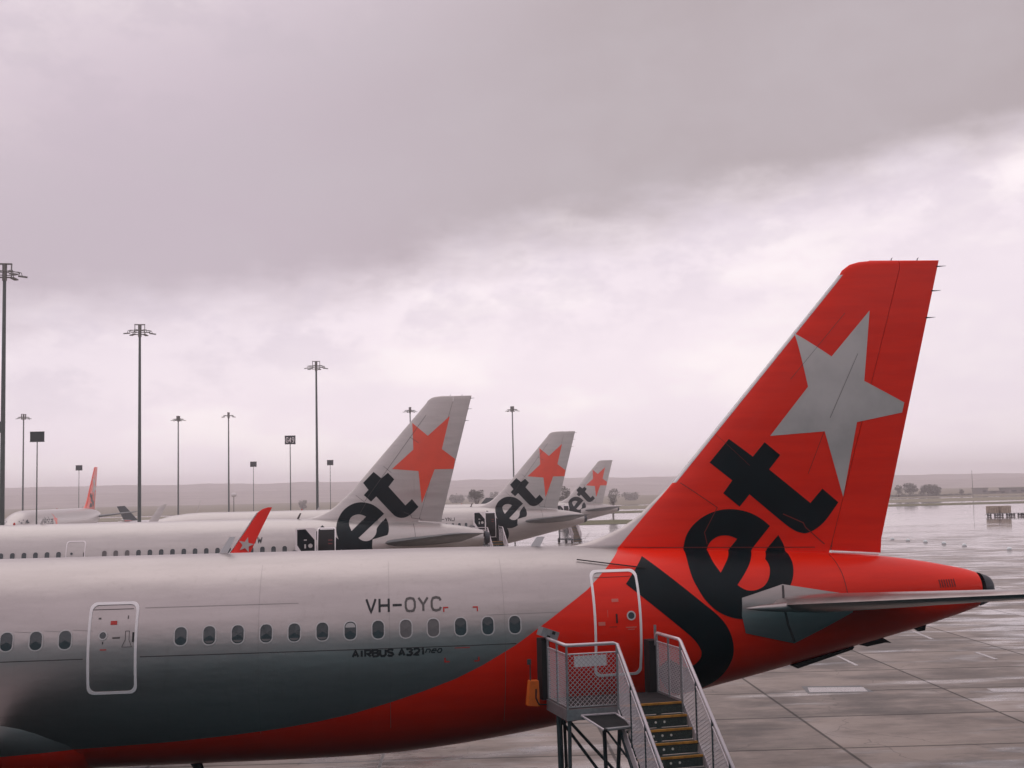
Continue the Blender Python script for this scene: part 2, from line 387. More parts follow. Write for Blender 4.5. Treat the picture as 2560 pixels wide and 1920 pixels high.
hill('hill_slope', 1350, [(-1600, 16), (-400, 15), (130, 12.5), (600, 9.5), (1600, 7)], 1.7, 9)
# ================================================================== AIRCRAFT
TOP = [(-60, 5.918), (2, 5.918), (3.7, 5.88), (6, 5.8), (8, 5.70), (9.556, 5.603), (10.75, 5.502), (11.4, 5.415), (12.04, 5.303), (12.69, 5.163), (13.01, 5.059), (13.17, 5.0), (13.26, 4.96)]
BOT = [(-60, 1.723), (-2.1, 1.723), (-.8, 1.733), (.342, 1.775), (1.652, 1.901), (2.793, 2.062), (3.461, 2.164), (4.133, 2.275), (5.5, 2.54), (6.829, 2.83), (8.027, 3.09), (8.862, 3.289), (10.154, 3.6), (11.323, 3.87), (12.398, 4.16), (13.067, 4.374), (13.26, 4.451)]
def ip(T, x):
    if x <= T[0][0]: return T[0][1]
    for a, c in zip(T, T[1:]):
        if x <= c[0]: return a[1]+(c[1]-a[1])*(x-a[0])/(c[0]-a[0])
    return T[-1][1]
class smoothT:
    pass
def stn(x):
    def sm(T):
        return (ip(T, x-.45)+2*ip(T, x)+ip(T, x+.45))/4 if -5 < x < 12.3 else ip(T, x)
    zt, zb = sm(TOP), sm(BOT); H = zt-zb
    return zt, zb, zb+.539*H, 1.975*(H/4.195)**.95
def fus_y(x, z):
    zt, zb, c, w_ = stn(x)
    q = (z-c)/((zt-c) if z > c else (c-zb)); q = max(-1, min(1, q))
    return -w_*math.sqrt(1-q*q)
LEP = [(5.0, 4.0), (5.868, 4.02), (5.936, 4.317), (6.061, 4.708), (6.229, 5.1), (6.475, 5.49), (6.658, 5.68), (7.159, 6.245), (11.633, 10.142), (11.76, 10.215), (11.89, 10.395), (11.95, 10.6), (11.975, 10.85), (12.1, 11.0)]
def fin_le(z): return ip(LEP, z)
def fin_te(z): return 10.75+(z-5.5)*.26441
FTOP = 11.985
def naca(m_): return 5*(.2969*math.sqrt(m_)-.126*m_-.3516*m_*m_+.2843*m_**3-.1015*m_**4)
def fin_y(x, z):
    le, te = fin_le(z), fin_te(z)
    if not le < x < te: return 0.0
    ch = te-max(le, 5.6+(z-5.9)*.87)
    rnd = 1.0 if z < FTOP-.15 else math.sqrt(max(0, 1-((z-FTOP+.15)/.15)**2))
    return -.105*ch*naca((x-le)/(te-le))*rnd
def hinge(z): return 9.63+(z-5.6)*.305 if z < 11.8 else 11.52
def skin_y(x, z):
    a = fus_y(x, z) if z < stn(x)[0] else 0.0
    return min(a, fin_y(x, z) if z > 5.2 else 0)
RR = 2.0
def to_v(x, z):
    zt, zb, c, w_ = stn(x)
    if z >= zt: return z-zt
    q = (z-c)/((zt-c) if z > c else (c-zb)); return -RR*math.acos(max(-1, min(1, q)))
def from_v(x, v):
    zt, zb, c, w_ = stn(x)
    if v >= 0: return zt+v
    q = math.cos(min(math.pi, -v/RR)); return c+q*((zt-c) if q > 0 else (c-zb))
def P3(x, z, off=.004, side=1):
    e = .02
    y = skin_y(x, z)
    dyx = (skin_y(x+e, z)-skin_y(x-e, z))/(2*e); dyz = (skin_y(x, z+e)-skin_y(x, z-e))/(2*e)
    dyx = max(-3, min(3, dyx)); dyz = max(-6, min(6, dyz))
    n = Vector((dyx, -1, dyz)).normalized()
    p = Vector((x, y, z))+n*off
    if side < 0: p.y = -p.y
    return p
def inside(p, poly):
    c = False; x, y = p; j = len(poly)-1
    for i in range(len(poly)):
        xi, yi = poly[i]; xj, yj = poly[j]
        if (yi > y) != (yj > y) and x < (xj-xi)*(y-yi)/(yj-yi)+xi: c = not c
        j = i
    return c
def subdiv(poly, d, closed=True):
    o = []; n = len(poly)
    for i in range(n if closed else n-1):
        a, c = poly[i], poly[(i+1) % n]; L = math.hypot(a[0]-c[0], a[1]-c[1]); k = max(1, math.ceil(L/d))
        for j in range(k): o.append((a[0]+(c[0]-a[0])*j/k, a[1]+(c[1]-a[1])*j/k))
    if not closed: o.append(poly[-1])
    return o
def round_poly(poly, idx_sharp=()):       # one Chaikin pass except at sharp corners
    n = len(poly); o = []
    for i in range(n):
        a, p, c = poly[i-1], poly[i], poly[(i+1) % n]
        if i in idx_sharp: o.append(p); continue
        v1 = Vector((p[0]-a[0], p[1]-a[1])); v2 = Vector((c[0]-p[0], c[1]-p[1]))
        ang = v1.angle(v2) if v1.length > 0 and v2.length > 0 else 0
        if ang > rad(48): o.append(p)
        else: o.append((p[0]-v1.x*.25, p[1]-v1.y*.25)); o.append((p[0]+v2.x*.25, p[1]+v2.y*.25))
    return o
def decal(poly, holes=(), m='ink', off=.005, gs=.11, side=1, targets=None, roundit=True):
    """a painted shape: conforms to the skin; split between fuselage, fin and rudder"""
    if roundit: poly = round_poly(round_poly(poly)); holes = [round_poly(round_poly(h)) for h in holes]
    P = [(x, to_v(x, z)) for x, z in subdiv(poly, .09)]
    H = [[(x, to_v(x, z)) for x, z in subdiv(h, .09)] for h in holes]
    vs = []; ed = []
    for ring in [P]+H:
        b0 = len(vs); vs += ring; ed += [(b0+i, b0+(i+1) % len(ring)) for i in range(len(ring))]
    xs = [p[0] for p in P]; yy = [p[1] for p in P]
    def line(pts):
        b0 = len(vs); vs.extend(pts); ed.extend([(b0+i, b0+i+1) for i in range(len(pts)-1)])
    if min(yy) < 0 < max(yy): line([(min(xs)-.1+i*.1, 0.0) for i in range(int((max(xs)-min(xs)+.3)/.1)+1)])
    if max(yy) > .1 and max(xs) > 9.6:
        line([(hinge(z), to_v(hinge(z), z)) for z in [5.75+i*.15 for i in range(41)]])
    x = math.floor(min(xs)/gs)*gs
    while x < max(xs):
        v = math.floor(min(yy)/gs)*gs+.013
        while v < max(yy):
            p = (x+.004, v)
            if inside(p, P) and not any(inside(p, h) for h in H): vs.append(p)
            v += gs
        x += gs
    r_ = geometry.delaunay_2d_cdt([Vector(v) for v in vs], ed, [], 0, 1e-5)
    V, F = r_[0], r_[2]
    out_ = {}
    for f in F:
        cx = sum(V[i].x for i in f)/len(f); cy = sum(V[i].y for i in f)/len(f)
        if not inside((cx, cy), P) or any(inside((cx, cy), h) for h in H): continue
        if cy <= 0: k = 'fuselage'
        else: k = 'rudder' if cx > hinge(from_v(cx, cy)) and from_v(cx, cy) > 5.6 else 'fin'
        out_.setdefault(k, []).append(f)
    pts = [P3(p.x, from_v(p.x, p.y), off, side) for p in V]
    for k, fs in out_.items():
        tgt = targets[k]; used = {}
        vv = []; ff = []
        for f in fs:
            g_ = []
            for i in f:
                if i not in used: used[i] = len(vv); vv.append(pts[i])
                g_.append(used[i])
            ff.append(g_)
        tgt.add(vv, ff, m)
def ribbon(pts, wd, mb, m, off=.006, closed=False, sub=.12, side=1):
    pts = subdiv(pts, sub, closed); n = len(pts); A = []; B = []
    for i, p in enumerate(pts):
        a = pts[i-1] if (i > 0 or closed) else p; c = pts[(i+1) % n] if (i < n-1 or closed) else p
        d1 = Vector((p[0]-a[0], p[1]-a[1])); d2 = Vector((c[0]-p[0], c[1]-p[1]))
        if d1.length < 1e-6: d1 = d2
        if d2.length < 1e-6: d2 = d1
        d1.normalize(); d2.normalize(); t = (d1+d2)
        if t.length < 1e-4: t = d2
        t.normalize(); k = min(1.6, 1/max(.4, t.dot(d2))); nn = Vector((-t.y, t.x))*wd/2*k
        A.append(P3(p[0]+nn.x, p[1]+nn.y, off, side)); B.append(P3(p[0]-nn.x, p[1]-nn.y, off, side))
    vs = A+B; fs = [(i, (i+1) % n, n+(i+1) % n, n+i) for i in range(n if closed else n-1)]
    mb.add(vs, fs, m)
def rrect(cx, cz, w_, h_, r_, n=5):
    o = []
    for sx, sz, a0 in ((1, 1, 0), (-1, 1, 90), (-1, -1, 180), (1, -1, 270)):
        for k in range(n+1):
            a = rad(a0+90*k/n); o.append((cx+sx*(w_/2-r_)+r_*math.cos(a), cz+sz*(h_/2-r_)+r_*math.sin(a)))
    return o
GLY = {
 'V': [[(0, 1), (.5, 0), (1, 1)]], 'H': [[(0, 0), (0, 1)], [(1, 0), (1, 1)], [(0, .5), (1, .5)]], '-': [[(0, .5), (1, .5)]],
 'O': [[(.5, 0), (.15, .06), (0, .3), (0, .7), (.15, .94), (.5, 1), (.85, .94), (1, .7), (1, .3), (.85, .06), (.5, 0)]],
 'Y': [[(0, 1), (.5, .48), (1, 1)], [(.5, .5), (.5, 0)]],
 'C': [[(1, .76), (.85, .94), (.5, 1), (.15, .94), (0, .7), (0, .3), (.15, .06), (.5, 0), (.85, .06), (1, .24)]],
 'A': [[(0, 0), (.5, 1), (1, 0)], [(.22, .3), (.62, .3)]], 'I': [[(.5, 0), (.5, 1)]],
 'R': [[(0, 0), (0, 1), (.7, 1), (1, .88), (1, .6), (.7, .45), (.35, .45), (1, 0)]],
 'B': [[(0, 0), (0, 1), (.7, 1), (.95, .88), (.9, .6), (.6, .52), (0, .52)], [(.6, .52), (1, .4), (1, .12), (.75, 0), (0, 0)]],
 'U': [[(0, 1), (0, .25), (.25, 0), (.75, 0), (1, .25), (1, 1)]],
 'S': [[(1, .82), (.75, 1), (.25, 1), (0, .8), (.15, .58), (.85, .44), (1, .22), (.75, 0), (.25, 0), (0, .16)]],
 '3': [[(0, .85), (.25, 1), (.75, 1), (1, .8), (.8, .54), (.4, .52)], [(.8, .54), (1, .3), (.75, 0), (.25, 0), (0, .14)]],
 '2': [[(0, .8), (.25, 1), (.75, 1), (1, .78), (.9, .5), (0, .02), (1, .02)]], '1': [[(.15, .75), (.6, 1), (.6, 0)]],
 'n': [[(0, 0), (.1, .62), (.75, .62), (.95, .45), (.9, 0)]], 'e': [[(.1, .32), (1, .32), (.85, .62), (.3, .62), (.05, .35), (.1, .05), (.3, 0), (.9, 0)]],
 'o': [[(.25, 0), (.05, .25), (.25, .62), (.8, .62), (1, .35), (.8, 0), (.25, 0)]],
 'W': [[(0, 1), (.25, 0), (.5, .75), (.75, 0), (1, 1)]], 'N': [[(0, 0), (0, 1), (1, 0), (1, 1)]], 'J': [[(0, .2), (.3, 0), (.8, .05), (1, .3), (1, 1)]],
 'G': [[(1, .78), (.8, 1), (.2, 1), (0, .75), (0, .25), (.2, 0), (.8, 0), (1, .2), (1, .5), (.6, .5)]],
 '4': [[(.75, 0), (.75, 1), (0, .3), (1, .3)]], '9': [[(.1, 0), (.7, 0), (1, .35), (1, .8), (.75, 1), (.25, 1), (0, .75), (.25, .45), (1, .5)]],
 't': [[(.4, 1), (.4, .15), (.7, 0)], [(.1, .65), (.8, .65)]], 's': [[(.9, .62), (.1, .6), (.2, .34), (.85, .3), (.8, 0), (0, .02)]],
 'a': [[(.1, .62), (.9, .62), (.9, 0), (.15, 0), (.1, .32), (.9, .34)]], 'r': [[(.1, 0), (.1, .62), (.8, .62)]],
}
def text(mb, s, x, z, h, wd, gap, sw, m, lean=0.0, per=None, off=.006, side=1):
    k = 0
    for i, ch in enumerate(s):
        if ch == ' ': x += gap*2; continue
        cw = wd*(.55 if ch in 'I1' else 1.0)
        for st_ in GLY[ch]:
            k += 1; pts = [(x+px*cw+pz*h*lean, z+pz*h) for px, pz in st_]
            ribbon(pts, sw, mb, per[i] if per else m, off+.0004*(k % 5), sub=.08, side=side)
        x += cw+gap

T1 = [(7.483, 8.081), (7.98, 7.69), (8.254, 7.995), (8.588, 7.712), (8.326, 7.408), (9.227, 6.669), (9.513, 6.972), (9.869, 6.67), (9.579, 6.301), (9.443, 6.181), (9.309, 6.094), (9.198, 6.044), (9.089, 6.018), (8.981, 6.038), (8.871, 6.074), (8.657, 6.21), (7.87, 6.884), (7.64, 6.628), (7.296, 6.921), (7.505, 7.19), (7.041, 7.582)]
J1 = [(5.393, 5.658), (6.43, 4.758), (6.731, 4.515), (6.857, 4.386), (6.957, 4.257), (7.034, 4.113), (7.08, 3.998), (7.119, 3.852), (7.134, 3.735), (7.134, 3.617), (7.111, 3.499), (7.06, 3.349), (6.995, 3.227), (6.925, 3.135), (6.846, 3.05), (6.7, 2.94), (6.5, 2.85), (6.2, 2.80), (5.95, 2.84), (5.76, 2.98), (5.6, 3.2), (5.499, 3.407), (5.607, 3.529), (5.742, 3.638), (5.991, 3.48), (6.087, 3.431), (6.199, 3.424), (6.31, 3.478), (6.391, 3.561), (6.431, 3.631), (6.438, 3.718), (6.409, 3.806), (6.312, 3.952), (6.193, 4.075), (6.077, 4.172), (4.918, 5.143)]
E1 = [(8.299, 6.199), (8.147, 6.338), (7.896, 6.487), (7.602, 6.571), (7.308, 6.586), (7.057, 6.535), (6.801, 6.42), (6.585, 6.246), (6.452, 6.056), (6.404, 5.9), (6.373, 5.745), (6.34, 5.629), (6.319, 5.49), (6.317, 5.318), (6.348, 5.151), (6.422, 4.983), (6.503, 4.821), (6.609, 4.69), (6.737, 4.572), (6.871, 4.486), (7.025, 4.422), (7.167, 4.382), (7.291, 4.365), (7.549, 4.369), (7.846, 4.492), (8.109, 4.674), (8.296, 4.84), (8.405, 4.984), (8.491, 5.118), (8.555, 5.267), (8.604, 5.434), (8.614, 5.545), (8.625, 5.65), (8.6, 5.80), (8.481, 6.002), (8.15, 5.65), (8.083, 5.576), (8.037, 5.523), (8.053, 5.48), (8.065, 5.436), (8.061, 5.356), (8.036, 5.278), (8.002, 5.199), (7.96, 5.129), (7.916, 5.074), (7.85, 5.012), (7.771, 4.967), (7.658, 4.931), (7.549, 4.919), (7.445, 4.934), (7.347, 4.982), (7.264, 5.045), (7.426, 5.21), (7.595, 5.387), (7.687, 5.494), (7.761, 5.586), (7.847, 5.68), (8.062, 5.93)]
EH1 = [(7.56, 5.946), (7.455, 5.997), (7.329, 6.029), (7.16, 6.021), (7.012, 5.94), (6.925, 5.841), (6.885, 5.741), (6.857, 5.644), (6.863, 5.52), (6.896, 5.425), (6.964, 5.292), (7.053, 5.389), (7.125, 5.465), (7.208, 5.548), (7.27, 5.616), (7.333, 5.69), (7.414, 5.78), (7.482, 5.85)]
S1 = [(10.769, 10.853), (10.575, 9.3), (11.50, 8.82), (11.44, 8.60), (10.369, 8.4), (9.984, 6.784), (9.616, 8.209), (8.385, 8.129), (9.283, 9.186), (9.069, 10.367), (9.847, 9.841)]
T2 = [(7.407, 8.165), (7.792, 7.834), (8.125, 8.105), (8.441, 7.769), (8.15, 7.393), (8.985, 6.439), (9.32, 6.752), (9.646, 6.354), (9.35, 6.05), (9.064, 5.86), (8.803, 5.80), (8.544, 5.86), (8.372, 5.978), (7.521, 6.922), (7.259, 6.669), (6.901, 7.005), (7.137, 7.259), (6.87, 7.62)]
E2 = [(7.909, 6.043), (7.766, 6.192), (7.6, 6.34), (7.38, 6.5), (7.086, 6.612), (6.656, 6.665), (6.225, 6.545), (5.835, 6.253), (5.63, 5.9), (5.55, 5.673), (5.52, 5.35), (5.58, 5.03), (5.72, 4.7), (5.9, 4.45), (6.15, 4.22), (6.5, 4.08), (6.85, 4.08), (7.2, 4.22), (7.45, 4.4), (7.7, 4.62), (7.95, 4.85), (8.1, 5.07), (8.141, 5.293), (8.102, 5.607), (8.0, 5.84), (7.521, 5.379), (7.518, 5.135), (7.427, 4.961), (7.247, 4.79), (7.033, 4.72), (6.785, 4.769), (6.626, 4.897)]
EH2 = [(7.001, 5.92), (6.821, 6.015), (6.605, 6.056), (6.351, 5.99), (6.205, 5.866), (6.144, 5.692), (6.172, 5.485), (6.289, 5.245)]
S2 = [(11.317, 10.94), (10.883, 9.259), (11.56, 8.74), (11.46, 8.24), (10.497, 8.234), (9.814, 6.524), (9.673, 8.162), (8.336, 8.292), (9.429, 9.257), (9.4, 10.619), (10.174, 9.945)]
J2 = [(x-.55, z-.1) for x, z in J1]
PATCH = [(7.317, 4.786), (8.238, 5.02), (9.823, 4.745), (9.811, 4.565), (9.747, 4.401), (9.135, 4.113), (8.471, 3.814), (7.369, 4.082), (7.287, 4.428)]

def wing_section(le, te, z, th, n=9):
    ch = te-le; up_ = []; lo_ = []
    for i in range(n):
        m_ = (1-math.cos(math.pi*i/(n-1)))/2; t = naca(m_)*th*ch
        up_.append((le+m_*ch, z+t*1.1)); lo_.append((le+m_*ch, z-t*.9))
    return up_+lo_[::-1][1:-1]
def aircraft(name, loc, rz=0, variant='red', nose=-31.2, dw=0.0, windows=(), door3=None, opened=False, reg=None, lite=False):
    root = empty(name, loc, rz)
    body = {'red': 'skin_red', 'white': 'white_skin', 'redfin': 'white_skin'}[variant]
    plain = 'skin' if variant == 'red' else 'white_skin'
    # ---- fuselage shell
    F = MB(); FIN = MB(); RUD = MB(); TG = {'fuselage': F, 'fin': FIN, 'rudder': RUD}
    NP = [(0, 3.45, 3.35), (.12, 3.75, 3.08), (.35, 4.02, 2.84), (.8, 4.36, 2.55), (1.4, 4.72, 2.30), (2.0, 5.12, 2.13), (2.8, 5.48, 1.96), (3.8, 5.72, 1.83), (5.0, 5.86, 1.755), (6.2, 5.918, 1.723)]
    rows = []; NS = 72
    def ring(x, zt, zb, w_):
        c = zb+.539*(zt-zb); return [(x, w_*math.sin(a)*-1, c+math.cos(a)*((zt-c) if math.cos(a) > 0 else (c-zb))) for a in [2*math.pi*k/NS for k in range(NS)]]
    for dx, zt, zb in NP: rows.append(ring(nose+dx, zt, zb, 1.975*min(1, ((zt-zb)/4.195)**.9)))
    x = nose+7.0
    while x < 13.0:
        zt, zb, c, w_ = stn(x); rows.append(ring(x, zt, zb, w_)); x += .9 if x < -8 else .2
    F.grid(rows, body, closed=True)
    # dark exhaust ring of the tail cone
    X = MB(); rows = []
    for x_ in (13.0, 13.08, 13.16, 13.22, 13.25):
        zt, zb, c, w_ = stn(x_); k = 1.0 if x_ < 13.2 else (.97 if x_ < 13.24 else .86)
        rows.append([(x_, y*k, c+(z-c)*k) for (_, y, z) in ring(x_, zt+.004, zb-.004, w_+.004)])
    rows.append([(13.12, y*.8, 4.7+(z-4.7)*.8) for (_, y, z) in rows[-1]])
    X.grid(rows, 'exhaust', closed=True); X.add([rows[-1][i] for i in range(NS)], [tuple(range(NS))], 'door_dark')
    X.build('exhaust_nozzle', root, auto=rad(30))
    # ---- fin and rudder
    finm = {'red': body, 'white': 'white_skin', 'redfin': 'orange'}[variant]
    rudm = {'red': 'skin_red', 'white': 'white_skin', 'redfin': 'orange'}[variant]
    zs = [5.3, 5.6, 5.75, 5.868, 5.9, 5.936, 6.0, 6.061, 6.15, 6.229, 6.35, 6.475, 6.658, 6.9, 7.159]+[7.5+i*.5 for i in range(9)]+[11.63, 11.7, 11.76, 11.83, 11.89, 11.92, 11.95, 11.965, 11.975, 11.985]
    for s_, acc, a, c in ((0, FIN, 0, 1), (1, RUD, 1, 2)):
        rows = []
        for z in zs:
            if s_ and z < 5.74: continue
            le, te, hg = fin_le(z), fin_te(z), hinge(z)
            if s_: hg = max(hg, le+.1)
            rng = (le, hg-(.0 if s_ else .007)) if s_ == 0 else (hg+.007, te)
            pts = []
            for k in range(15):
                q = k/14; q = q*q if s_ == 0 else q
                xx = rng[0]+(rng[1]-rng[0])*q; zz_ = z if not (s_ and z < 5.8) else 5.64-.085*q; pts.append((xx, fin_y(xx, zz_) if 0 < k or s_ else 0, zz_))
            rows.append(pts+[(x_, -y-(.0), z) for x_, y, z in pts[::-1]])
        acc.grid(rows, finm if s_ == 0 else rudm, closed=True)
        acc.add(rows[-1], [tuple(range(len(rows[-1])))], 'red' if variant == 'red' else finm)
        if s_: acc.add(rows[0], [tuple(range(len(rows[0])))], finm)
    FIN.tube([(hinge(z), 0, z) for z in (5.72, 8, 10, 11.7)], [.11, .085, .06, .03], 'seam_red' if variant == 'red' else 'seam', 8)
    # bare metal leading edge
    if variant == 'red':
        LEm = MB(); rows = []
        for i in range(25):
            z = 7.17+(11.66-7.17)*i/24; le = fin_le(z); wd = .075
            r_ = []
            for k in range(7):
                t = -1+2*k/6; xx = le-.012+wd*abs(t); r_.append((xx, math.copysign(abs(fin_y(max(le+.001, xx), z))+.006, t) if t else 0, z))
            rows.append(r_)
        LEm.grid(rows, 'metal'); LEm.build('leading_edge', root, smooth=True)
    # ---- painted lettering and star
    if variant == 'red':
        decal(T1, (), 'ink', .006, targets=TG); decal(E1, (EH1,), 'ink', .006, targets=TG); decal(J1, (), 'ink', .006, targets=TG)
        decal(S1, (), 'star_grey', .006, targets=TG, roundit=False); decal(S1, (), 'star_grey', .006, targets=TG, roundit=False, side=-1)
        decal(PATCH, (), plain, .020, targets=TG, roundit=False)
        ribbon([(9.55, 5.56), (9.62, 5.2), (9.66, 4.75)], .016, F, 'seam_red')
        ribbon([(8.24, 5.0), (8.2, 4.6), (8.3, 4.2), (8.47, 3.84)], .05, F, 'seam', .024)
        ribbon([(5.1, 5.83), (9.3, 5.72)], .014, FIN, 'seam_red', .008)
        ribbon([(6.4, 7.16), (7.15, 6.62), (6.85, 6.1), (6.9, 5.85)], .014, FIN, 'seam_red', .010)
        ribbon([(8.6, 6.45), (9.05, 6.25), (9.1, 6.15), (9.52, 5.78)], .02, FIN, 'seam_red', .010)
        LG = MB(); LG.tube([(9.62, -.30, 5.612), (10.2, -.2, 5.575), (10.74, -.06, 5.53)], .022, 'frame_white', 6); LG.build('rudder_gap_seal', root)
        ribbon([(9.2, 7.3), (9.6, 8.2)], .010, FIN, 'seam_red', .009)
        ribbon([(9.75, 8.5), (10.45, 9.9)], .008, FIN, 'seam', .011)
        ribbon([(8.9, 9.35), (10.2, 10.8)], .007, FIN, 'seam', .010); ribbon([(7.2, 8.2), (7.9, 7.5)], .006, FIN, 'seam_red', .010)
        for k in range(7): ribbon([(11.83+k*.06, 4.98), (11.845+k*.06, 4.82)], .022, F, 'gapdark', .008)
        # forward antenna rail line on the rear fuselage
        W = MB(); W.tube([P3(3.99+1.4*t/8, 5.615-.197*t/8, .03) for t in range(9)], .012, 'gapdark', 6)
        W.build('wire_antenna', root)
    elif variant == 'white':
        decal(T2, (), 'ink', .008, targets=TG); decal(E2, (EH2,), 'ink', .008, targets=TG); decal(J2, (), 'ink', .008, targets=TG)
        decal(S2, (), 'orange', .008, targets=TG, roundit=False)
        decal([(x, z+.02) for x, z in PATCH], (), plain, .012, targets=TG, roundit=False)
        ribbon([(9.35, 5.6), (9.42, 5.2), (9.45, 4.75)], .02, F, 'seam')
        ribbon([(8.9, 6.1), (9.25, 5.95), (9.3, 5.8), (9.8, 5.72)], .022, FIN, 'seam', .010)
        ribbon([(6.5, 7.0), (7.0, 6.6), (6.7, 6.1)], .016, FIN, 'seam', .010); ribbon([(6.95, 6.7), (10.1, 11.0)], .018, FIN, 'seam', .010)
        ribbon([(9.25, 9.9), (9.7, 9.6)], .016, FIN, 'seam', .009); ribbon([(7.9, 8.45), (8.3, 8.1)], .016, FIN, 'seam', .009)
        for k in range(5): ribbon([(11.7+k*.07, 4.98), (11.71+k*.07, 4.88)], .03, F, 'gapdark', .009)
    else:
        decal(S1, (), 'star_grey', .008, targets=TG, roundit=False); decal(T1, (), 'ink_soft', .008, targets=TG)
        decal([p for p in E1 if p[1] > 5.85], (), 'ink_soft', .008, targets=TG)
    # seam lines, registration
    if variant == 'red':
        ribbon([(-9, 4.085), (-5.6, 4.092)], .018, F, 'seam', .004, sub=.3); ribbon([(-4.55, 4.100), (2.62, 4.09)], .018, F, 'seam', .004, sub=.3)
        D_, S_ = 'small_ink', 'ink_soft'
        M.setdefault('seam_faint', mat('faint_lap_joint', (.34, .31, .30), .5, metal=.5))
        ribbon([(-4.5, 4.99), (-1.6, 4.99)], .012, F, 'seam_faint', .003, sub=.3); ribbon([(2.05, 4.655), (3.5, 4.66)], .010, F, 'seam_faint', .003)
        for xx in (-8.4, -2.35, .15, 2.4): ribbon([(xx, 5.7), (xx, 4.1), (xx, 2.5)], .007, F, 'seam_faint', .003)
        for xx in (-7.0, -6.47, -5.94): ribbon([(xx+.13, 4.63), (xx+.5, 4.60)], .008, F, 'seam_faint', .003)
        ribbon([(-9, 3.05), (-5.9, 3.05)], .006, F, 'seam_faint', .003, sub=.3)
        text(F, 'VH-OYC', -.29, 4.775, .245, .178, .076, .042, D_, per=[D_, D_, D_, S_, S_, S_])
        text(F, 'AIRBUS A321', -.56, 3.955, .12, .105, .038, .043, D_)
        text(F, 'neo', .835, 3.985, .11, .085, .026, .025, D_, lean=.3)
        for cx, cz, sx, sz in ((1.212, 4.822, 1, -1), (1.872, 4.813, -1, -1), (1.212, 3.797, 1, 1), (1.873, 3.79, -1, 1)):
            ribbon([(cx+sx*.09, cz), (cx, cz), (cx, cz+sz*.08)], .026, F, 'bracket')
        ribbon([(1.40, 4.055), (1.70, 4.055)], .014, F, 'bracket')
    elif reg:
        text(F, reg[0], reg[1], 4.79, .27, .20, .075, .05, 'small_ink')
    if variant == 'redfin':
        text(F, 'etstar', nose+8.0, 4.1, .95, .55, .22, .16, 'ink')
        s5 = [(nose+13.4+1.0*(1 if k % 2 == 0 else .42)*math.sin(math.pi*k/5), 4.45+1.1*(1 if k % 2 == 0 else .42)*math.cos(math.pi*k/5)) for k in range(10)]
        decal(s5, (), 'orange', .008, targets=TG, roundit=False)
    F.build('fuselage', root, auto=rad(50)); FIN.build('fin', root, auto=rad(50)); RUD.build('rudder', root, auto=rad(50))
    # static discharge wicks on the rudder tip
    if not lite:
        for z in (11.85, 11.3, 10.7):
            wk = MB(); wk.tube([(fin_te(z)-.03, 0, z), (fin_te(z)+.05, 0, z), (fin_te(z)+.20, 0, z+.01)], [.018, .012, .003], 'gapdark', 6); wk.build('static_wick', root)
        for xx in (11.35, 11.95):
            wk = MB(); wk.tube([(xx, 0, 11.96), (xx+.02, 0, 12.02), (xx+.05, 0, 12.05)], [.012, .010, .003], 'gapdark', 6); wk.build('static_wick', root)
    # ---- stabilisers
    for sd in (-1, 1):
        S = MB(); rows = []
        for i in range(13):
            q = i/12; y = 1.0+(6.22-1.0)*q; le = 7.75+(11.05-7.75)*q; te = 11.75+(12.5-11.75)*q; z = 4.585+.56*q
            if i == 12: le += .25
            k = 1 if i < 12 else .4
            rows.append([(x_, sd*y, z+(zz-z)*k) for x_, zz in wing_section(le, te, z, .10)])
        sm_ = plain if variant == 'red' else 'stab_shade'
        S.grid(rows, sm_, closed=True); S.add(rows[-1], [tuple(range(len(rows[-1])))], sm_)
        S.build('stabiliser', root, auto=rad(40))
        if variant == 'red' and sd == -1:
            S = MB(); S.tube([(7.32, -1.56, 4.60), (7.6, -1.60, 4.60), (8.1, -1.55, 4.60), (8.9, -1.35, 4.61)], [.01, .055, .10, .10], plain, 12)
            S.build('stabiliser_root_fairing', root, smooth=True)
    # ---- wings, winglets, engines, gear
    for sd in (-1, 1):
        W = MB(); rows = []
        for y, le, te, z, th in ((1.3, -14.3, -7.25, 2.45, .13), (2.2, -13.9, -7.25, 2.5, .13), (6.4, -11.7, -7.2, 2.95, .12), (12, -8.85, -5.85, 3.75, .11), (16.2, -6.75, -5.05, 4.28, .10)):
            rows.append([(x_+dw, sd*y, zz) for x_, zz in wing_section(le, te, z, th, 11)])
        W.grid(rows, plain, closed=True); wo = W.build('wing', root, auto=rad(40))
        Wl = MB(); rows = []
        for y, z, le, te, hx in ((16.2, 4.28, -6.75, -5.05, 0), (16.9, 4.37, -6.35, -4.95, .3), (17.4, 4.62, -5.80, -4.78, .75), (17.68, 5.1, -5.16, -4.46, 1), (17.85, 5.9, -4.62, -4.09, 1), (17.98, 6.5, -4.22, -3.80, 1), (18.0, 6.62, -4.05, -3.74, 1), (18.01, 6.68, -3.86, -3.72, 1)):
            sec = wing_section(le, te, 0, .09, 9)
            rows.append([(x_+dw, sd*(y-(t*1.0 if hx >= .7 else 0)), z+(t if hx < .7 else 0)) for x_, t in sec])
        wm = 'red' if variant == 'red' else plain
        Wl.grid(rows, wm, closed=True); Wl.add(rows[-1], [tuple(range(len(rows[-1])))], wm)
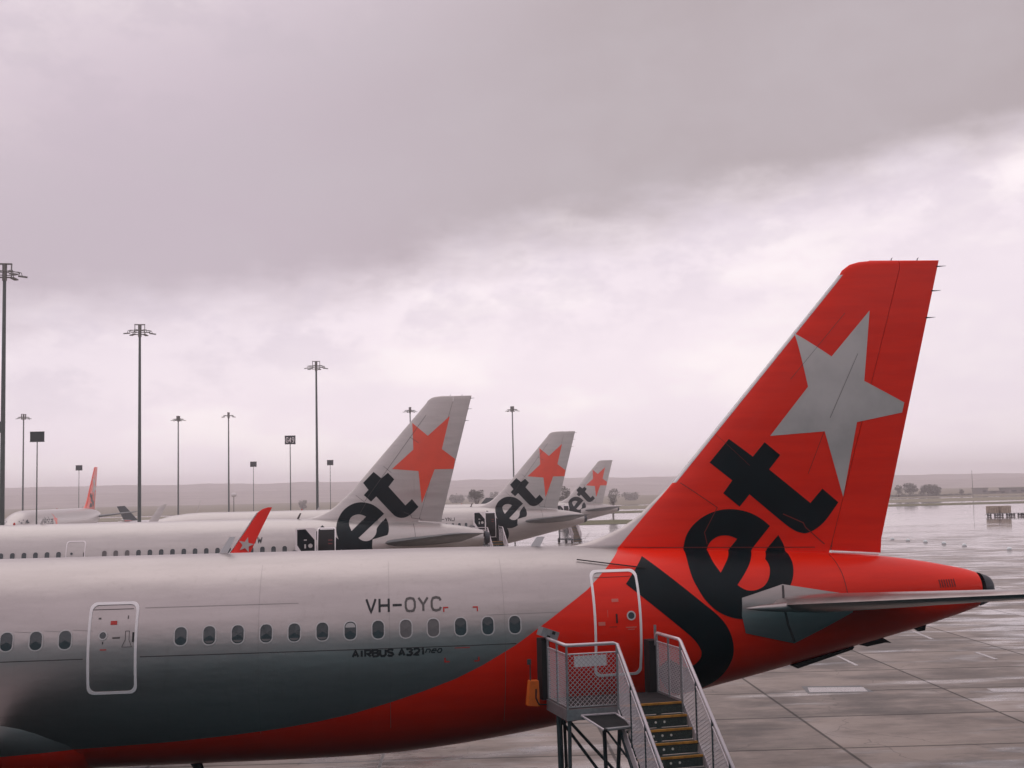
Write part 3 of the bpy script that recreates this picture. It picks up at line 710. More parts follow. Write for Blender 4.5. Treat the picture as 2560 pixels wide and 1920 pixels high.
        if variant == 'red':
            cx, cz = -4.58, 5.42
            st5 = []
            for k in range(10):
                a = math.pi*k/5+.25; r_ = .27 if k % 2 == 0 else .11; st5.append((cx+r_*math.sin(a), sd*17.64-sd*.03*(k*0)-(.0), cz+r_*math.cos(a)))
            Wl.add([(x_+dw, sd*(17.69+(z_-5.1)*.17-.07), z_) for x_, _, z_ in st5], [tuple(range(10))], 'star_grey')
            le_ = [(-5.80, 17.4, 4.62), (-5.16, 17.68, 5.1), (-4.62, 17.85, 5.9), (-4.22, 17.98, 6.5)]
            Wl.tube([(x_+dw, sd*y, z) for x_, y, z in le_], .028, 'metal', 6)
        Wl.build('winglet', wo, auto=rad(40))
        E_ = MB(); ns = 24; rows = []
        for x_, r_ in ((-16.9, .93), (-16.95, 1.0), (-16.8, 1.12), (-16.0, 1.22), (-14.8, 1.2), (-13.6, 1.02), (-13.0, .82), (-13.0, .75), (-16.2, .9)):
            rows.append([(x_+dw, sd*5.75+r_*math.sin(2*math.pi*k/ns), 1.72+r_*math.cos(2*math.pi*k/ns)) for k in range(ns)])
        E_.grid(rows, plain, closed=True); E_.tube([(-13.3+dw, sd*5.75, 1.72), (-12.0+dw, sd*5.75, 1.72)], [.5, .1], 'exhaust', 16)
        E_.tube([(-16.6+dw, sd*5.75, 1.72), (-16.2+dw, sd*5.75, 1.72)], [.1, .9], 'exhaust', 20)
        E_.box((-14.0+dw, sd*5.75, 2.9), (3.0, .25, .7), plain); E_.build('engine', root, auto=rad(40))
    for gx, gy in ((-9.2+dw, 3.8), (-9.2+dw, -3.8), (nose+5.1, 0)):
        G = MB(); G.tube([(gx, gy, .6), (gx, gy*.95, 2.5)], .11, 'galv', 10); big = gy != 0
        rw = .58 if big else .38
        for o_ in (-.42 if big else -.25, .42 if big else .25): G.tube([(gx, gy+o_-.16, rw), (gx, gy+o_+.16, rw)], rw, 'tyre', 22)
        G.tube([(gx, gy-.5, rw), (gx, gy+.5, rw)], .09, 'galv', 8); G.build('landing_gear', root, auto=rad(40))
    # belly fairing
    B = MB(); rows = []
    for i in range(41):
        x_ = -16.5+(16.5-5.74)*i/40
        if x_ > -8.6: ze = ip([(-8.6, 3.05), (-7.166, 2.888), (-6.834, 2.808), (-6.5, 2.678), (-6.182, 2.51), (-5.945, 2.388), (-5.804, 2.312), (-5.74, 2.235)], x_)
        else: ze = 3.05 if x_ > -15 else 3.05-(-15-x_)*.4
        q = min(1.0, max(0.0, (-5.74-x_)/3.5)); bl = math.sqrt(max(0, 1-(1-q)**2))*(1 if x_ > -14 else max(.02, 1-(-14-x_)/2.5))
        a0 = math.acos(max(-1, min(1, (ze-3.984)/2.261))); row = []
        for k in range(25):
            a = a0+(2*math.pi-2*a0)*k/24; t = math.sin(math.pi*min(k, 24-k)/24*.999); s_ = math.sin(a); c_ = math.cos(a)
            bul = bl*(.60*math.sin(math.pi*min(1.0, (min(k, 24-k)/12)*1.0)*.5)**.6)
            row.append((x_+dw, -(1.975+bul+.004)*s_, 3.984+c_*(2.261+bul*.75)))
        rows.append(row)
    B.grid(rows, body); B.build('belly_fairing', root, smooth=True)
    # ---- windscreen
    Wd = MB()
    for (x0_, x1_) in ((1.55, 2.25), (2.33, 2.85)):
        for sd in (-1, 1):
            def pp(x_, z_):
                dx = x_; zt, zb = ip([(a, b_) for a, b_, c_ in NP], dx), ip([(a, c_) for a, b_, c_ in NP], dx); w_ = 1.975*min(1, ((zt-zb)/4.195)**.9); c_ = zb+.539*(zt-zb)
                q = max(-1, min(1, (z_-c_)/(zt-c_))); return (nose+x_, sd*(w_*math.sqrt(1-q*q)+.02), z_+.01)
            Wd.add([pp(x0_, 4.38), pp(x1_, 4.42), pp(x1_, 4.86), pp(x0_, 4.66)], [(0, 1, 2, 3)], 'pane')
    zt = 4.8; Wd.add([(nose+1.5, -.75, 4.42), (nose+1.5, .75, 4.42), (nose+2.1, .7, 5.02), (nose+2.1, -.7, 5.02)], [(0, 1, 2, 3)], 'pane'); Wd.build('windscreen', root)
    # ---- cabin windows
    def plate(mb, poly, m, off, cx, cz):
        c_ = P3(cx, cz, off); vs = [c_]+[P3(x_, z_, off) for x_, z_ in poly]; n = len(poly)
        mb.add(vs, [(0, i+1, (i+1) % n+1) for i in range(n)], m)
    def annulus(mb, pa, pb, m, off, thick=0):
        n = len(pa); vs = [P3(*p, off) for p in pa]+[P3(*p, off) for p in pb]
        fs = [(i, (i+1) % n, n+(i+1) % n, n+i) for i in range(n)]
        if thick:
            vs += [P3(*p, off-thick) for p in pa]; fs += [(i, (i+1) % n, 2*n+(i+1) % n, 2*n+i) for i in range(n)]
            vs += [P3(*p, off-thick) for p in pb]; fs += [(n+i, n+(i+1) % n, 3*n+(i+1) % n, 3*n+i) for i in range(n)]
        mb.add(vs, fs, m)
    for wi in windows:
        x_, st_ = wi; wz = 4.452
        W = MB(); outer = rrect(x_, wz, .262, .372, .115); inner = rrect(x_, wz, .222, .330, .098)
        annulus(W, outer, inner, 'rim', .012, .012); wo = W.build('cabin_window', root, smooth=False)
        Pn = MB(); plate(Pn, inner, 'pane_shut' if st_ == 2 else 'pane', .004, x_, wz)
        if st_ == 1: plate(Pn, [(a, max(b_, wz+.06)) for a, b_ in rrect(x_, wz, .19, .29, .08)], 'shade', .006, x_, wz+.1)
        if st_ == 3: plate(Pn, [(a, min(b_, wz-.10)) for a, b_ in rrect(x_, wz, .19, .29, .08)], 'pane_shut', .006, x_, wz-.13)
        Pn.build('window_pane', wo)
    # ---- doors
    def door(x0_, x1_, z0_, z1_, porthole, handle, framew=.05, lean=0.0, marks=None):
        D = MB(); cx, cz = (x0_+x1_)/2, (z0_+z1_)/2
        o_ = rrect(cx, cz, x1_-x0_, z1_-z0_, .13); i_ = rrect(cx, cz, x1_-x0_-2*framew, z1_-z0_-2*framew, .10)
        o_ = subdiv(o_, .2); sh = lambda P_: [(a+lean*(b_-cz), b_) for a, b_ in P_]
        i_ = [(cx+(a-cx)*(x1_-x0_-2*framew)/(x1_-x0_), cz+(b_-cz)*(z1_-z0_-2*framew)/(z1_-z0_)) for a, b_ in o_]
        annulus(D, sh(o_), sh(i_), 'frame_white', .012, .010)
        if marks: marks(D)
        do = D.build('door', root)
        W = MB(); px, pz, pr = porthole
        circ = lambda r_: [(px+r_*math.cos(2*math.pi*k/20), pz+r_*math.sin(2*math.pi*k/20)) for k in range(20)]
        annulus(W, circ(pr), circ(pr*.72), 'rim', .014, .01); plate(W, circ(pr*.72), 'pane', .009, px, pz); W.build('door_window', do)
        Hn = MB(); hx, hz = handle; ribbon([(hx, hz-.09), (hx, hz+.09)], .035, Hn, 'gapdark', .010); Hn.build('door_handle', do)
        return do
    if door3:
        dc = door3
        def marks3(H_):
            hx = dc+.27
            ribbon([(hx-.03, 4.58), (hx-.03, 4.42), (hx-.09, 4.29), (hx+.09, 4.29), (hx+.04, 4.42), (hx+.04, 4.58)], .010, H_, 'seam', .006, closed=True, sub=.05)
            ribbon([(dc-.05, 4.735), (dc+.07, 4.735)], .07, H_, 'bracket', .007); ribbon([(dc, 4.46), (dc+.14, 4.463)], .03, H_, 'ink_soft', .006)
            ribbon([(dc-.22, 4.25), (dc-.1, 4.25)], .02, H_, 'bracket', .006); ribbon([(dc-.40, 4.98), (dc+.36, 4.98)], .01, H_, 'seam', .005)
            ribbon([(dc-.28, 4.82), (dc-.23, 4.82)], .03, H_, 'ink_soft', .006); ribbon([(dc+.27, 4.80), (dc+.27, 4.86)], .02, H_, 'ink_soft', .006)
            ribbon([(dc-.175, 4.40), (dc-.175, 4.35)], .02, H_, 'small_ink', .006)
        door(dc-.46, dc+.46, 3.42, 5.11, (dc-.175, 4.51, .085), (dc+.385, 4.465), marks=marks3 if variant == 'red' else None)
    if not opened and not lite:
        M.setdefault('faint', mat('faint_stencil', (.75, .18, .14), .5))
        def marks4(H_):
            ribbon([(4.58, 4.84), (4.72, 4.84)], .06, H_, 'faint', .007); ribbon([(4.48, 4.66), (4.48, 4.52)], .008, H_, 'faint', .007)
            ribbon([(4.28, 4.40), (4.42, 4.40)], .07, H_, 'faint', .0065); ribbon([(4.84, 4.31), (5.06, 4.31)], .02, H_, 'faint', .007); ribbon([(4.88, 4.27), (5.02, 4.27)], .015, H_, 'faint', .007)
            ribbon([(4.5, 4.33), (4.66, 4.33)], .01, H_, 'seam_red', .007); ribbon([(4.28, 5.28), (5.06, 5.29)], .01, H_, 'seam_red', .006)
        door(4.19, 5.175, 3.345, 5.425, (4.96, 4.535, .092), (4.66, 4.49), marks=marks4)
    if opened:
        O = MB(); decal(rrect(5.06, 4.42, .80, 1.95, .08), (), 'door_dark', .013, targets={'fuselage': O, 'fin': O, 'rudder': O}, roundit=False)
        annulus(O, *[[q_ for q_ in rr_] for rr_ in (subdiv(rrect(5.06, 4.42, .90, 2.05, .1), .15), [(5.06+(a-5.06)*.89, 4.42+(b_-4.42)*.95) for a, b_ in subdiv(rrect(5.06, 4.42, .90, 2.05, .1), .15)])], 'frame_white', .015, .01)
        ribbon([(4.74, 5.36), (5.4, 5.36)], .05, O, 'sign_plate', .016); ribbon([(5.15, 4.75), (5.35, 4.75)], .22, O, 'bracket_dim', .016)
        O.build('door_opening', root)
        D = MB(); yd = -2.42; pts = rrect(4.11, 4.42, 1.0, 2.1, .12)
        D.prism([(a, yd, b_) for a, b_ in pts], (0, .14, 0), 'frame_white')
        hexp = [(3.70, 5.40), (4.12, 5.42), (4.52, 4.88), (4.53, 3.5), (4.2, 3.42), (4.0, 4.27), (3.70, 4.62)]
        D.prism([(a, yd-.006, b_) for a, b_ in [(3.70, 5.40), (4.10, 5.42), (4.53, 4.90), (4.53, 3.55), (4.48, 3.48), (4.42, 3.48), (3.70, 4.66)]], (0, .003, 0), 'ink')
        do = D.build('door', root)
        W = MB(); W.tube([(4.33, yd-.02, 4.62), (4.33, yd+.0, 4.62)], .105, 'rim', 16); W.build('door_window', do)
        W = MB(); W.box((4.08, yd-.015, 4.60), (.08, .02, .2), 'rim'); W.build('door_handle', do)
        W = MB(); W.box((4.09, yd-.015, 4.9), (.14, .02, .06), 'rim'); W.build('door_latch', do)
        A_ = MB(); A_.box((4.45, -2.1, 4.5), (.12, .6, .25), 'galv', rz=.5); A_.build('door_hinge_arm', root)
    # ---- blade antennas, beacon, belly fittings
    def blade(x_, z_, h_, ch, sweep, nm='blade_antenna', m='rim'):
        A_ = MB(); A_.prism([(x_, -.012, z_), (x_+ch, -.012, z_), (x_+ch+sweep*.75, -.012, z_+h_), (x_+sweep, -.012, z_+h_)], (0, .024, 0), m); A_.build(nm, root)
    if variant == 'red': blade(-3.32, 5.91, .34, .17, .22, m='frame_white'); blade(3.14, 5.88, .21, .21, .15, m='frame_white')
    else: blade(3.52, 5.87, .3, .12, .17, m='ink_soft'); blade(-9.0, 5.9, .3, .15, .17)
    bc = MB(); bc.tube([(-10.2, 0, 5.9), (-10.2, 0, 5.99), (-10.2, 0, 6.03)], [.06, .05, .02], 'bracket', 10); bc.build('beacon', root)
    A_ = MB(); A_.prism([(-3.93, -.015, 1.74), (-3.68, -.015, 1.74), (-3.60, -.015, 1.5), (-3.74, -.015, 1.45)], (0, .03, 0), 'gapdark'); A_.build('drain_mast', root)
    if variant == 'red':
        T_ = MB()
        T_.prism([(8.63, -.35, 3.26), (10.05, -.25, 3.59), (10.0, -.25, 3.53), (8.75, -.35, 3.19)], (0, .7, 0), 'gapdark'); T_.build('apu_air_inlet', root)
        T_ = MB(); T_.prism([(10.15, -.06, 3.62), (10.75, -.06, 3.74), (10.95, -.06, 3.62), (10.8, -.06, 3.63), (10.4, -.06, 3.56)], (0, .12, 0), 'gapdark'); T_.build('drain_mast', root)
        T_ = MB(); T_.prism([(11.45, -.05, 3.93), (11.75, -.05, 4.0), (11.72, -.05, 3.86), (11.58, -.05, 3.84)], (0, .1, 0), 'gapdark'); T_.build('drain_mast', root)
    return root
M['bracket_dim'] = mat('dim_red_label', (.16, .02, .02), .6)
def wx(x0, idx): return [(x0+.5334*i, s_) for i, s_ in idx]
sh = {12: 1, 11: 3, 14: 2, 15: 2, 7: 3, 8: 3, 9: 3, 10: 3, 16: 0}
A1 = aircraft('airliner', (0, 27.09, 0), variant='red', windows=wx(-7.0029, [(i, sh.get(i, 0)) for i in list(range(-2, 3))+list(range(6, 19))]), door3=-5.07)
tag(A1, 'silver airliner with a red fin and black lettering, nearest, filling the foreground', 'airliner', 'airliners parked at the gates')
A2 = aircraft('airliner', (-7.71, 65.5, 0), variant='white', dw=-2.05, windows=wx(-9.75, [(i, 2 if i in (8, 9, 10) else 0) for i in list(range(-2, 5))+list(range(8, 25))]), door3=-6.84, opened=True, reg=('VWW', 1.20))
tag(A2, 'pale airliner with an orange star on its fin, largest of the three with white tails', 'airliner', 'airliners parked at the gates')
A3 = aircraft('airliner', (3.86, 106, gz(106)), variant='white', nose=-24.3, dw=.6, windows=wx(-9.75, [(i, 0) for i in range(18, 25)]), opened=True, reg=('VH-YNJ', .55))
tag(A3, 'pale airliner with an orange star, its tail between two other pale tails', 'airliner', 'airliners parked at the gates')
A4 = copy_tree(A3); A4.location = (22.15, 189, gz(189)-.05)
tag(A4, 'smallest pale airliner with an orange star, just left of the red fin', 'airliner')
A5 = aircraft('airliner', (-42.97, 188.3, 0), rz=0, variant='redfin', nose=-31.2, windows=(), door3=None, lite=True)
hd = math.atan2(44.5, .9)   # tail points away from the camera, nose towards the terminal
A5.rotation_euler = (0, 0, hd)
tag(A5, 'far white airliner with an orange fin seen nose-on behind the leftmost light mast', 'airliner', 'airliners parked at the gates')

# ================================================================== PASSENGER STAIRS
def chain_mesh(mb, p00, pu, pv, pitch, wr, m, nu=None):
    """diamond wire mesh filling the parallelogram p00 + a*pu + b*pv"""
    p00, pu, pv = Vector(p00), Vector(pu), Vector(pv); L, Hh = pu.length, pv.length
    for sgn in (1, -1):
        c = -Hh
        while c < L+Hh:
            # line: a = c + sgn*b   (a along u in metres, b along v in metres)
            bs = []
            for b_ in (0, Hh):
                a_ = c+sgn*b_; bs.append((a_, b_))
            (a0, b0), (a1, b1) = bs
            # clip to 0..L
            def clipit(a0, b0, a1, b1):
                if a0 == a1: return None
                t0, t1 = 0.0, 1.0
                for lim, s_ in ((0, 1), (L, -1)):
                    f0, f1 = s_*(a0-lim), s_*(a1-lim)
                    if f0 < 0 and f1 < 0: return None
                    if f0 < 0: t0 = max(t0, f0/(f0-f1))
                    if f1 < 0: t1 = min(t1, f0/(f0-f1))
                if t1-t0 < .02: return None
                return (a0+(a1-a0)*t0, b0+(b1-b0)*t0, a0+(a1-a0)*t1, b0+(b1-b0)*t1)
            r_ = clipit(a0, b0, a1, b1)
            if r_:
                A_ = p00+pu*(r_[0]/L)+pv*(r_[1]/Hh); B_ = p00+pu*(r_[2]/L)+pv*(r_[3]/Hh)
                mb.tube([A_, B_], wr, m, 4, cap=False)
            c += pitch
SA = .157
def stairs(name):
    root = empty(name, (0, 0, 0))
    DZ, RZ_ = 3.10, 4.24; U0, U1, U2 = -2.22, -1.25, 0.0; VB = -1.25; RUN, RISE, NS = .228, .199, 15
    # local frame: x = u (right), y = -v (v runs down the stairs towards the viewer)
    L = lambda u, v, z: (u, -v, z)
    D = MB(); D.box(L((U0+U2)/2, VB/2, DZ-.04), (U2-U0, -VB, .08), 'blackrub')
    D.box(L((U0+U1)/2, .02, DZ-.10), (U1-U0+.06, .05, .20), 'galv'); D.box(L(U0-.01, VB/2, DZ-.10), (.05, -VB, .20), 'galv'); D.box(L(U2+.01, VB/2, DZ-.10), (.05, -VB, .20), 'galv')
    D.box(L((U0+U2)/2, VB-.12, DZ-.10), (U2-U0-.1, .26, .14), 'blackrub'); D.build('platform', root)
    # guard panels
    def guard(pts_bottom, top, mid, posts, nm='guard_panel', first=None):
        pass
    def panel(a, c, nm='guard_panel', wr=.0055, pitch=.088, posts=(0, 1)):
        G = MB(); A_, C_ = Vector(L(*a, 0)), Vector(L(*c, 0)); zb, zm, zt_ = DZ+.03, RZ_-.16, RZ_
        for t in posts:
            p = A_.lerp(C_, t); G.tube([(p.x, p.y, zb-.05), (p.x, p.y, zt_-.02)], .022, 'galv', 8)
        G.tube([(A_.x, A_.y, zm), (C_.x, C_.y, zm)], .014, 'rail', 6); G.tube([(A_.x, A_.y, zb), (C_.x, C_.y, zb)], .014, 'galv', 6)
        chain_mesh(G, (A_.x, A_.y, zb), C_-A_, (0, 0, zm-zb), pitch, wr, 'rail'); G.build(nm, root, auto=rad(40))
    panel((U0, VB+.05), (U0, 0), posts=(0, .5, 1), pitch=.075, wr=.0042); panel((U0, .0), (U1, 0)); panel((U2, VB+.05), (U2, 0), posts=(0, .5, 1), pitch=.075, wr=.0042)
    # stair flank panels
    sl = NS*RUN
    for U in (U1, U2):
        G = MB(); dz = -NS*RISE
        chain_mesh(G, L(U, .02, DZ+.02), (0, -sl*.96, dz*.96), (0, 0, .92), .07, .0038, 'rail')
        for k in range(0, 5):
            v = .04 if k == 0 else k*sl/5*1.0; z = DZ-v*RISE/RUN
            G.tube([L(U, v, z-.05), L(U, v, z+1.1)], .02, 'steel_dark' if k else 'galv', 8)
        G.tube([L(U, .02, RZ_-.17), L(U, sl*.98, RZ_-.17+dz*.98)], .013, 'rail', 6); G.build('stair_guard', root, auto=rad(40))
        H = MB(); r_ = .032
        if U == U1: pts = [L(U0, VB+.02, RZ_), L(U0, -.06, RZ_), L(U0+.06, 0, RZ_), L(U1-.07, 0, RZ_), L(U1, .03, RZ_-.02), L(U1, sl, RZ_+dz)]
        else: pts = [L(U, VB+.0, DZ+.9), L(U, VB+.02, RZ_-.05), L(U, VB+.1, RZ_), L(U, -.06, RZ_), L(U, .03, RZ_-.03), L(U, sl, RZ_+dz)]
        H.tube(pts, r_, 'rail', 10); H.build('handrail', root, smooth=True)
        S = MB(); S.prism([L(U+(.03 if U == U2 else -.03), 0, DZ-.02), L(U+(.03 if U == U2 else -.03), sl, DZ-.02+dz), L(U+(.03 if U == U2 else -.03), sl, DZ-.22+dz), L(U+(.03 if U == U2 else -.03), 0, DZ-.26)], (.02, 0, 0), 'rail'); S.build('stringer', root)
    for k in range(NS):
        T_ = MB(); v = k*RUN; z = DZ-(k+1)*RISE
        # riser, tread and yellow nosing
        T_.box(L((U1+U2)/2, v+.012, z+RISE/2), (U2-U1-.02, .006, RISE-.02), 'tread'); T_.box(L((U1+U2)/2, v+RUN/2+.02, z-.012), (U2-U1-.02, RUN+.02, .02), 'tread')
        T_.box(L((U1+U2)/2, v+.012, z+RISE-.006), (U2-U1-.02, .045, .036), 'yellow')
        if 0 < k: 
            for j in range(3):
                cx = U1+.42+j*.17+(k % 3)*.035; T_.tube([L(cx, v+.014, z+.10), L(cx, v+.022, z+.10)], .022, 'dot', 12)
        for row_ in (.045, .10, .15):
            for j in range(16):
                cx = U1+.06+j*.067+(.03 if row_ == .10 else 0); T_.box(L(cx, v+.017, z+row_), (.028, .006, .014), 'steel_dark')
        T_.build('step', root)
    # bumpers, cap, post, box
    Bm = MB(); Bm.box(L(U0-.02, VB-.20, DZ+.55), (.16, .34, 1.15), 'blackrub'); Bm.build('bumper', root)
    Bm = MB(); Bm.box(L(U2-.03, VB-.18, DZ+.45), (.20, .30, 1.08), 'blackrub'); Bm.tube([L(U2+.03, VB-.1, DZ+.9), L(U2+.03, VB-.1, DZ+1.28)], .026, 'galv', 8); Bm.build('bumper', root)
    Cp = MB(); Cp.box(L(U0+.06, VB-.12, RZ_+.08), (.34, .30, .17), 'galv', ry=.35); Cp.box(L(U0+.13, VB+.04, RZ_+.10), (.06, .02, .06), 'blackrub', ry=.35)
    Cp.box(L(U0+.02, VB+.04, RZ_+.03), (.06, .02, .06), 'blackrub', ry=.35); Cp.build('canopy_bracket', root)
    Bx = MB(); c0 = Vector(L(U0-.30, VB-.05, DZ+.16))
    Bx.prism([(c0.x-.11, c0.y-.09, c0.z-.26), (c0.x+.12, c0.y-.09, c0.z-.28), (c0.x+.11, c0.y-.09, c0.z+.20), (c0.x-.06, c0.y-.09, c0.z+.20)], (0, .18, 0), 'orange_box')
    bo = Bx.build('control_box', root)
    Cb = MB(); Cb.tube([(c0.x+.05, c0.y-.10, c0.z+.05), (c0.x+.04, c0.y-.11, c0.z-.12), (c0.x+.10, c0.y-.11, c0.z-.24), (c0.x+.26, c0.y-.06, c0.z-.26)], .014, 'blackrub', 8)
    Cb.tube([(c0.x-.03, c0.y, c0.z+.18), (c0.x-.03, c0.y, c0.z+.52)], .012, 'steel_dark', 6); Cb.tube([(c0.x-.05, c0.y, c0.z+.50), (c0.x-.05, c0.y, c0.z+.60)], .04, 'steel_dark', 10); Cb.build('cable', bo)
    Sg = MB(); Sg.box(L((U0+U1)/2-.02, -.03, RZ_-.30), (.62, .008, .20), 'frame_white'); Sg.build('notice_plate', root)
    # folded shelf below the guard
    Tr = MB(); q = [L(-1.98, .05, DZ-.12), L(-1.33, .05, DZ-.12), L(-1.15, .62, DZ-.27), L(-1.75, .62, DZ-.29)]
    Tr.prism(q, (0, 0, -.012), 'blackrub')
    for a, c, m_ in ((0, 1, 'rail'), (1, 2, 'rail'), (2, 3, 'galv'), (3, 0, 'rail')): Tr.tube([q[a], q[c]], .022 if m_ == 'rail' else .03, m_, 6)
    Tr.tube([q[3], (q[3][0]+.06, q[3][1]-.02, q[3][2]-.01)], .035, 'blackrub', 8); Tr.build('shelf', root)
    # supporting frame
    Fr = MB(); zb = .55
    for a, c, r_ in ((L(U0+.10, VB+.35, DZ-.1), L(U0+.14, VB+.35, zb), .055), (L(U0+.06, -.1, DZ-.1), L(U0-.02, .05, zb), .035), (L(U0+.14, VB+.35, DZ-.35), L(-.55, VB+.35, zb+.1), .03),
                     (L(-1.32, VB+.6, DZ-.15), L(-1.28, VB+.6, zb), .038), (L(-.98, VB+.6, DZ-.15), L(-1.15, VB+.6, zb), .038), (L(U1-.06, .1, DZ-.2), L(U1+.1, .7, 1.75), .045),
                     (L(U1+.06, .7, 1.95), L(U1-.35, .75, zb), .04), (L(U1+.1, .7, 1.8), L(U1-.12, .75, zb), .04), (L(U2-.1, VB+.3, DZ-.15), L(U2-.1, VB+.3, zb), .05),
                     (L(U1-.35, .1, DZ-.3), L(U1+.1, .5, 2.1), .02), (L(U0+.12, VB+.35, 1.6), L(U2-.1, VB+.3, 1.6), .03), (L(U0+.15, VB+.3, DZ-.2), L(U2-.15, VB+.3, zb+.2), .03)):
        Fr.tube([a, c], r_, 'steel_dark', 8)
    Fr.tube([L(U0+.20, VB+.34, DZ-.15), L(U0+.22, VB+.36, 1.9), L(U0+.17, VB+.34, 1.5), L(U0+.22, VB+.34, zb)], .03, 'blackrub', 8)
    Fr.box(L(-1.05, .9, .5), (2.2, 4.6, .14), 'steel_dark'); Fr.build('support_frame', root, auto=rad(40))
    for u in (U0+.1, U2-.1):
        for v in (VB+.3, 2.6):
            Wh = MB(); Wh.tube([L(u-.1, v, .33), L(u+.1, v, .33)], .33, 'tyre', 20); Wh.build('wheel', root, auto=rad(40))
    Ft = MB(); Ft.tube([L(U2-.15, 2.9, .5), L(U2+.5, 3.4, .65), L(U2+1.0, 3.9, 1.5)], .03, 'galv', 6); Ft.build('tow_bar', root)
    return root
S1_ = stairs('passenger_stairs'); S1_.location = (5.53, 23.75, 0); S1_.rotation_euler = (0, 0, SA)
tag(S1_, 'wheeled passenger stairs with mesh sides and yellow step edges at the nearest red-tailed airliner', 'passenger stairs', 'passenger stairs at rear doors')
for (dx, dy, dz, lb) in ((-7.71+.45, 65.5-27.09, 0, 'passenger stairs mostly hidden beside the open door of the largest pale tail'),
                         (3.86+.35, 106-27.09, gz(104), 'passenger stairs below the open door of the middle-sized pale tail'),
                         (22.15+.45, 189-27.09, gz(186), 'small far passenger stairs seen below the tail cones')):
    c = copy_tree(S1_); c.location = (5.53+dx, 23.75+dy, dz); tag(c, lb, 'passenger stairs')

# ================================================================== LIGHT MASTS AND STAND SIGNS
def px_dir(px, py):
    d = rt*((px-1280)/3200)-up*((py-960)/3200)+fw; return d
def at_col(px, pxy, dist):
    """ground point seen in image column px (at height pxy) at horizontal distance dist"""
    d = px_dir(px, pxy); k = dist/d.y; return (d.x*k, dist)
def mast(H, r0_, big):
    root = empty('light_mast')
    P = MB(); P.tube([(0, 0, 0), (0, 0, H*.5), (0, 0, H-.8)], [r0_, r0_*.82, r0_*.6], 'pole', 12); P.box((0, 0, .05), (.9, .9, .1), 'pole'); P.build('pole', root, auto=rad(40))
    Hd = MB()
    Hd.tube([(0, 0, H-1.3), (0, 0, H)], .17, 'pole_head', 10)
    for x_ in (-.48, .48):
        Hd.box((x_, 0, H-.55), (.06, .3, 1.1), 'pole_head')
    Hd.box((0, 0, H-.03), (1.05, .35, .07), 'pole_head'); Hd.box((0, 0, H-1.05), (1.0, .3, .06), 'pole_head')
    for k in range(14):
        a0, a1 = 2*math.pi*k/14, 2*math.pi*(k+1)/14; Hd.tube([(1.05*math.cos(a0), 1.05*math.sin(a0), H-.72), (1.05*math.cos(a1), 1.05*math.sin(a1), H-.72)], .035, 'pole_head', 5)
    Hd.build('head_frame', root, auto=rad(40))
    for k in range(big):
        a = 2*math.pi*(k+.12)/big; c_, s_ = math.cos(a), math.sin(a); Lm = MB()
        Lm.tube([(.2*c_, .2*s_, H-.62), (.9*c_, .9*s_, H-.60), (1.15*c_, 1.15*s_, H-.66), (1.22*c_, 1.22*s_, H-.90)], .028, 'pole_head', 6)
        Lm.box((1.26*c_, 1.26*s_, H-.95), (.66, .34, .085), 'pole_head', rz=a, ry=.12); Lm.build('floodlight', root, auto=rad(40))
    return root
near = mast(25, .20, 6)
big_masts = [(11.5, 690, 97, 'tallest light mast, cut by the left edge of the picture'), (349.5, 840, 132, 'tall light mast second from the left, its base beside the far white aircraft wing'), (790.4, 920, 173, 'tall light mast between the two sign posts behind the first pale tail')]
small_masts = [(59, 1050, 271, 'slim far light mast beside the leftmost dark stand sign'), (445.6, 1049, 276, 'slim far light mast just right of the second tall mast'), (571.3, 1040, 274, 'slim far light mast halfway between two tall masts'), (1025, 1020, 276, 'far light mast top showing above the largest pale fin'), (1280.7, 1030, 276, 'far light mast standing by itself left of the middle pale fin')]
def put(o, px, py, dist, Htop_y, H, lb, cat, grp, rz=0):
    x_, y_ = at_col(px, py, dist); zg = gz(y_, x_); d = px_dir(px, Htop_y); zt = CZ+d.z*(y_/d.y)
    o.location = (x_, y_, zt-H); tag(o, lb, cat, grp); o.rotation_euler = (0, 0, rz); return o
tops = {11.5: 659, 349.5: 811, 790.4: 903, 59: 1035, 445.6: 1040, 571.3: 1031, 1025: 1018, 1280.7: 1016}
first = True; k = 0
for px, py, dd, lb in big_masts+small_masts:
    if first: o = near; first = False
    else: o = copy_tree(near)
    x_, y_ = at_col(px, py, dd); zg = gz(y_, x_); d = px_dir(px, tops[px]); zt = CZ+d.z*(y_/d.y)
    o.location = (x_, y_, zg); o.scale = (1, 1, (zt-zg)/25.0); o.rotation_euler = (0, 0, .3*k if dd > 200 else .12); k += 1
    tag(o, lb, 'light mast', 'apron light masts')
def stand_sign(txt):
    root = empty('stand_sign')
    P = MB(); P.tube([(0, 0, 0), (0, 0, 13.6)], [.09, .055], 'pole', 10); P.box((0, 0, .05), (.5, .5, .1), 'pole'); P.build('pole', root, auto=rad(40))
    B_ = MB(); B_.box((0, 0, 14.1), (1.4, .16, 1.02), 'sign_dark'); B_.box((0, .0, 13.57), (1.46, .2, .05), 'pole'); B_.box((0, .0, 14.63), (1.46, .2, .05), 'pole')
    if txt:
        x0 = -.52
        for ch in txt:
            for st_ in GLY[ch]:
                for a, c in zip(st_, st_[1:]):
                    pa = Vector((x0+a[0]*.26, -.086, 13.78+a[1]*.62)); pc = Vector((x0+c[0]*.26, -.086, 13.78+c[1]*.62)); B_.tube([pa, pc], .05, 'frame_white', 5)
            x0 += .385
    B_.build('sign_panel', root); return root
sg = stand_sign(None); sg2 = stand_sign('G49')
first = True
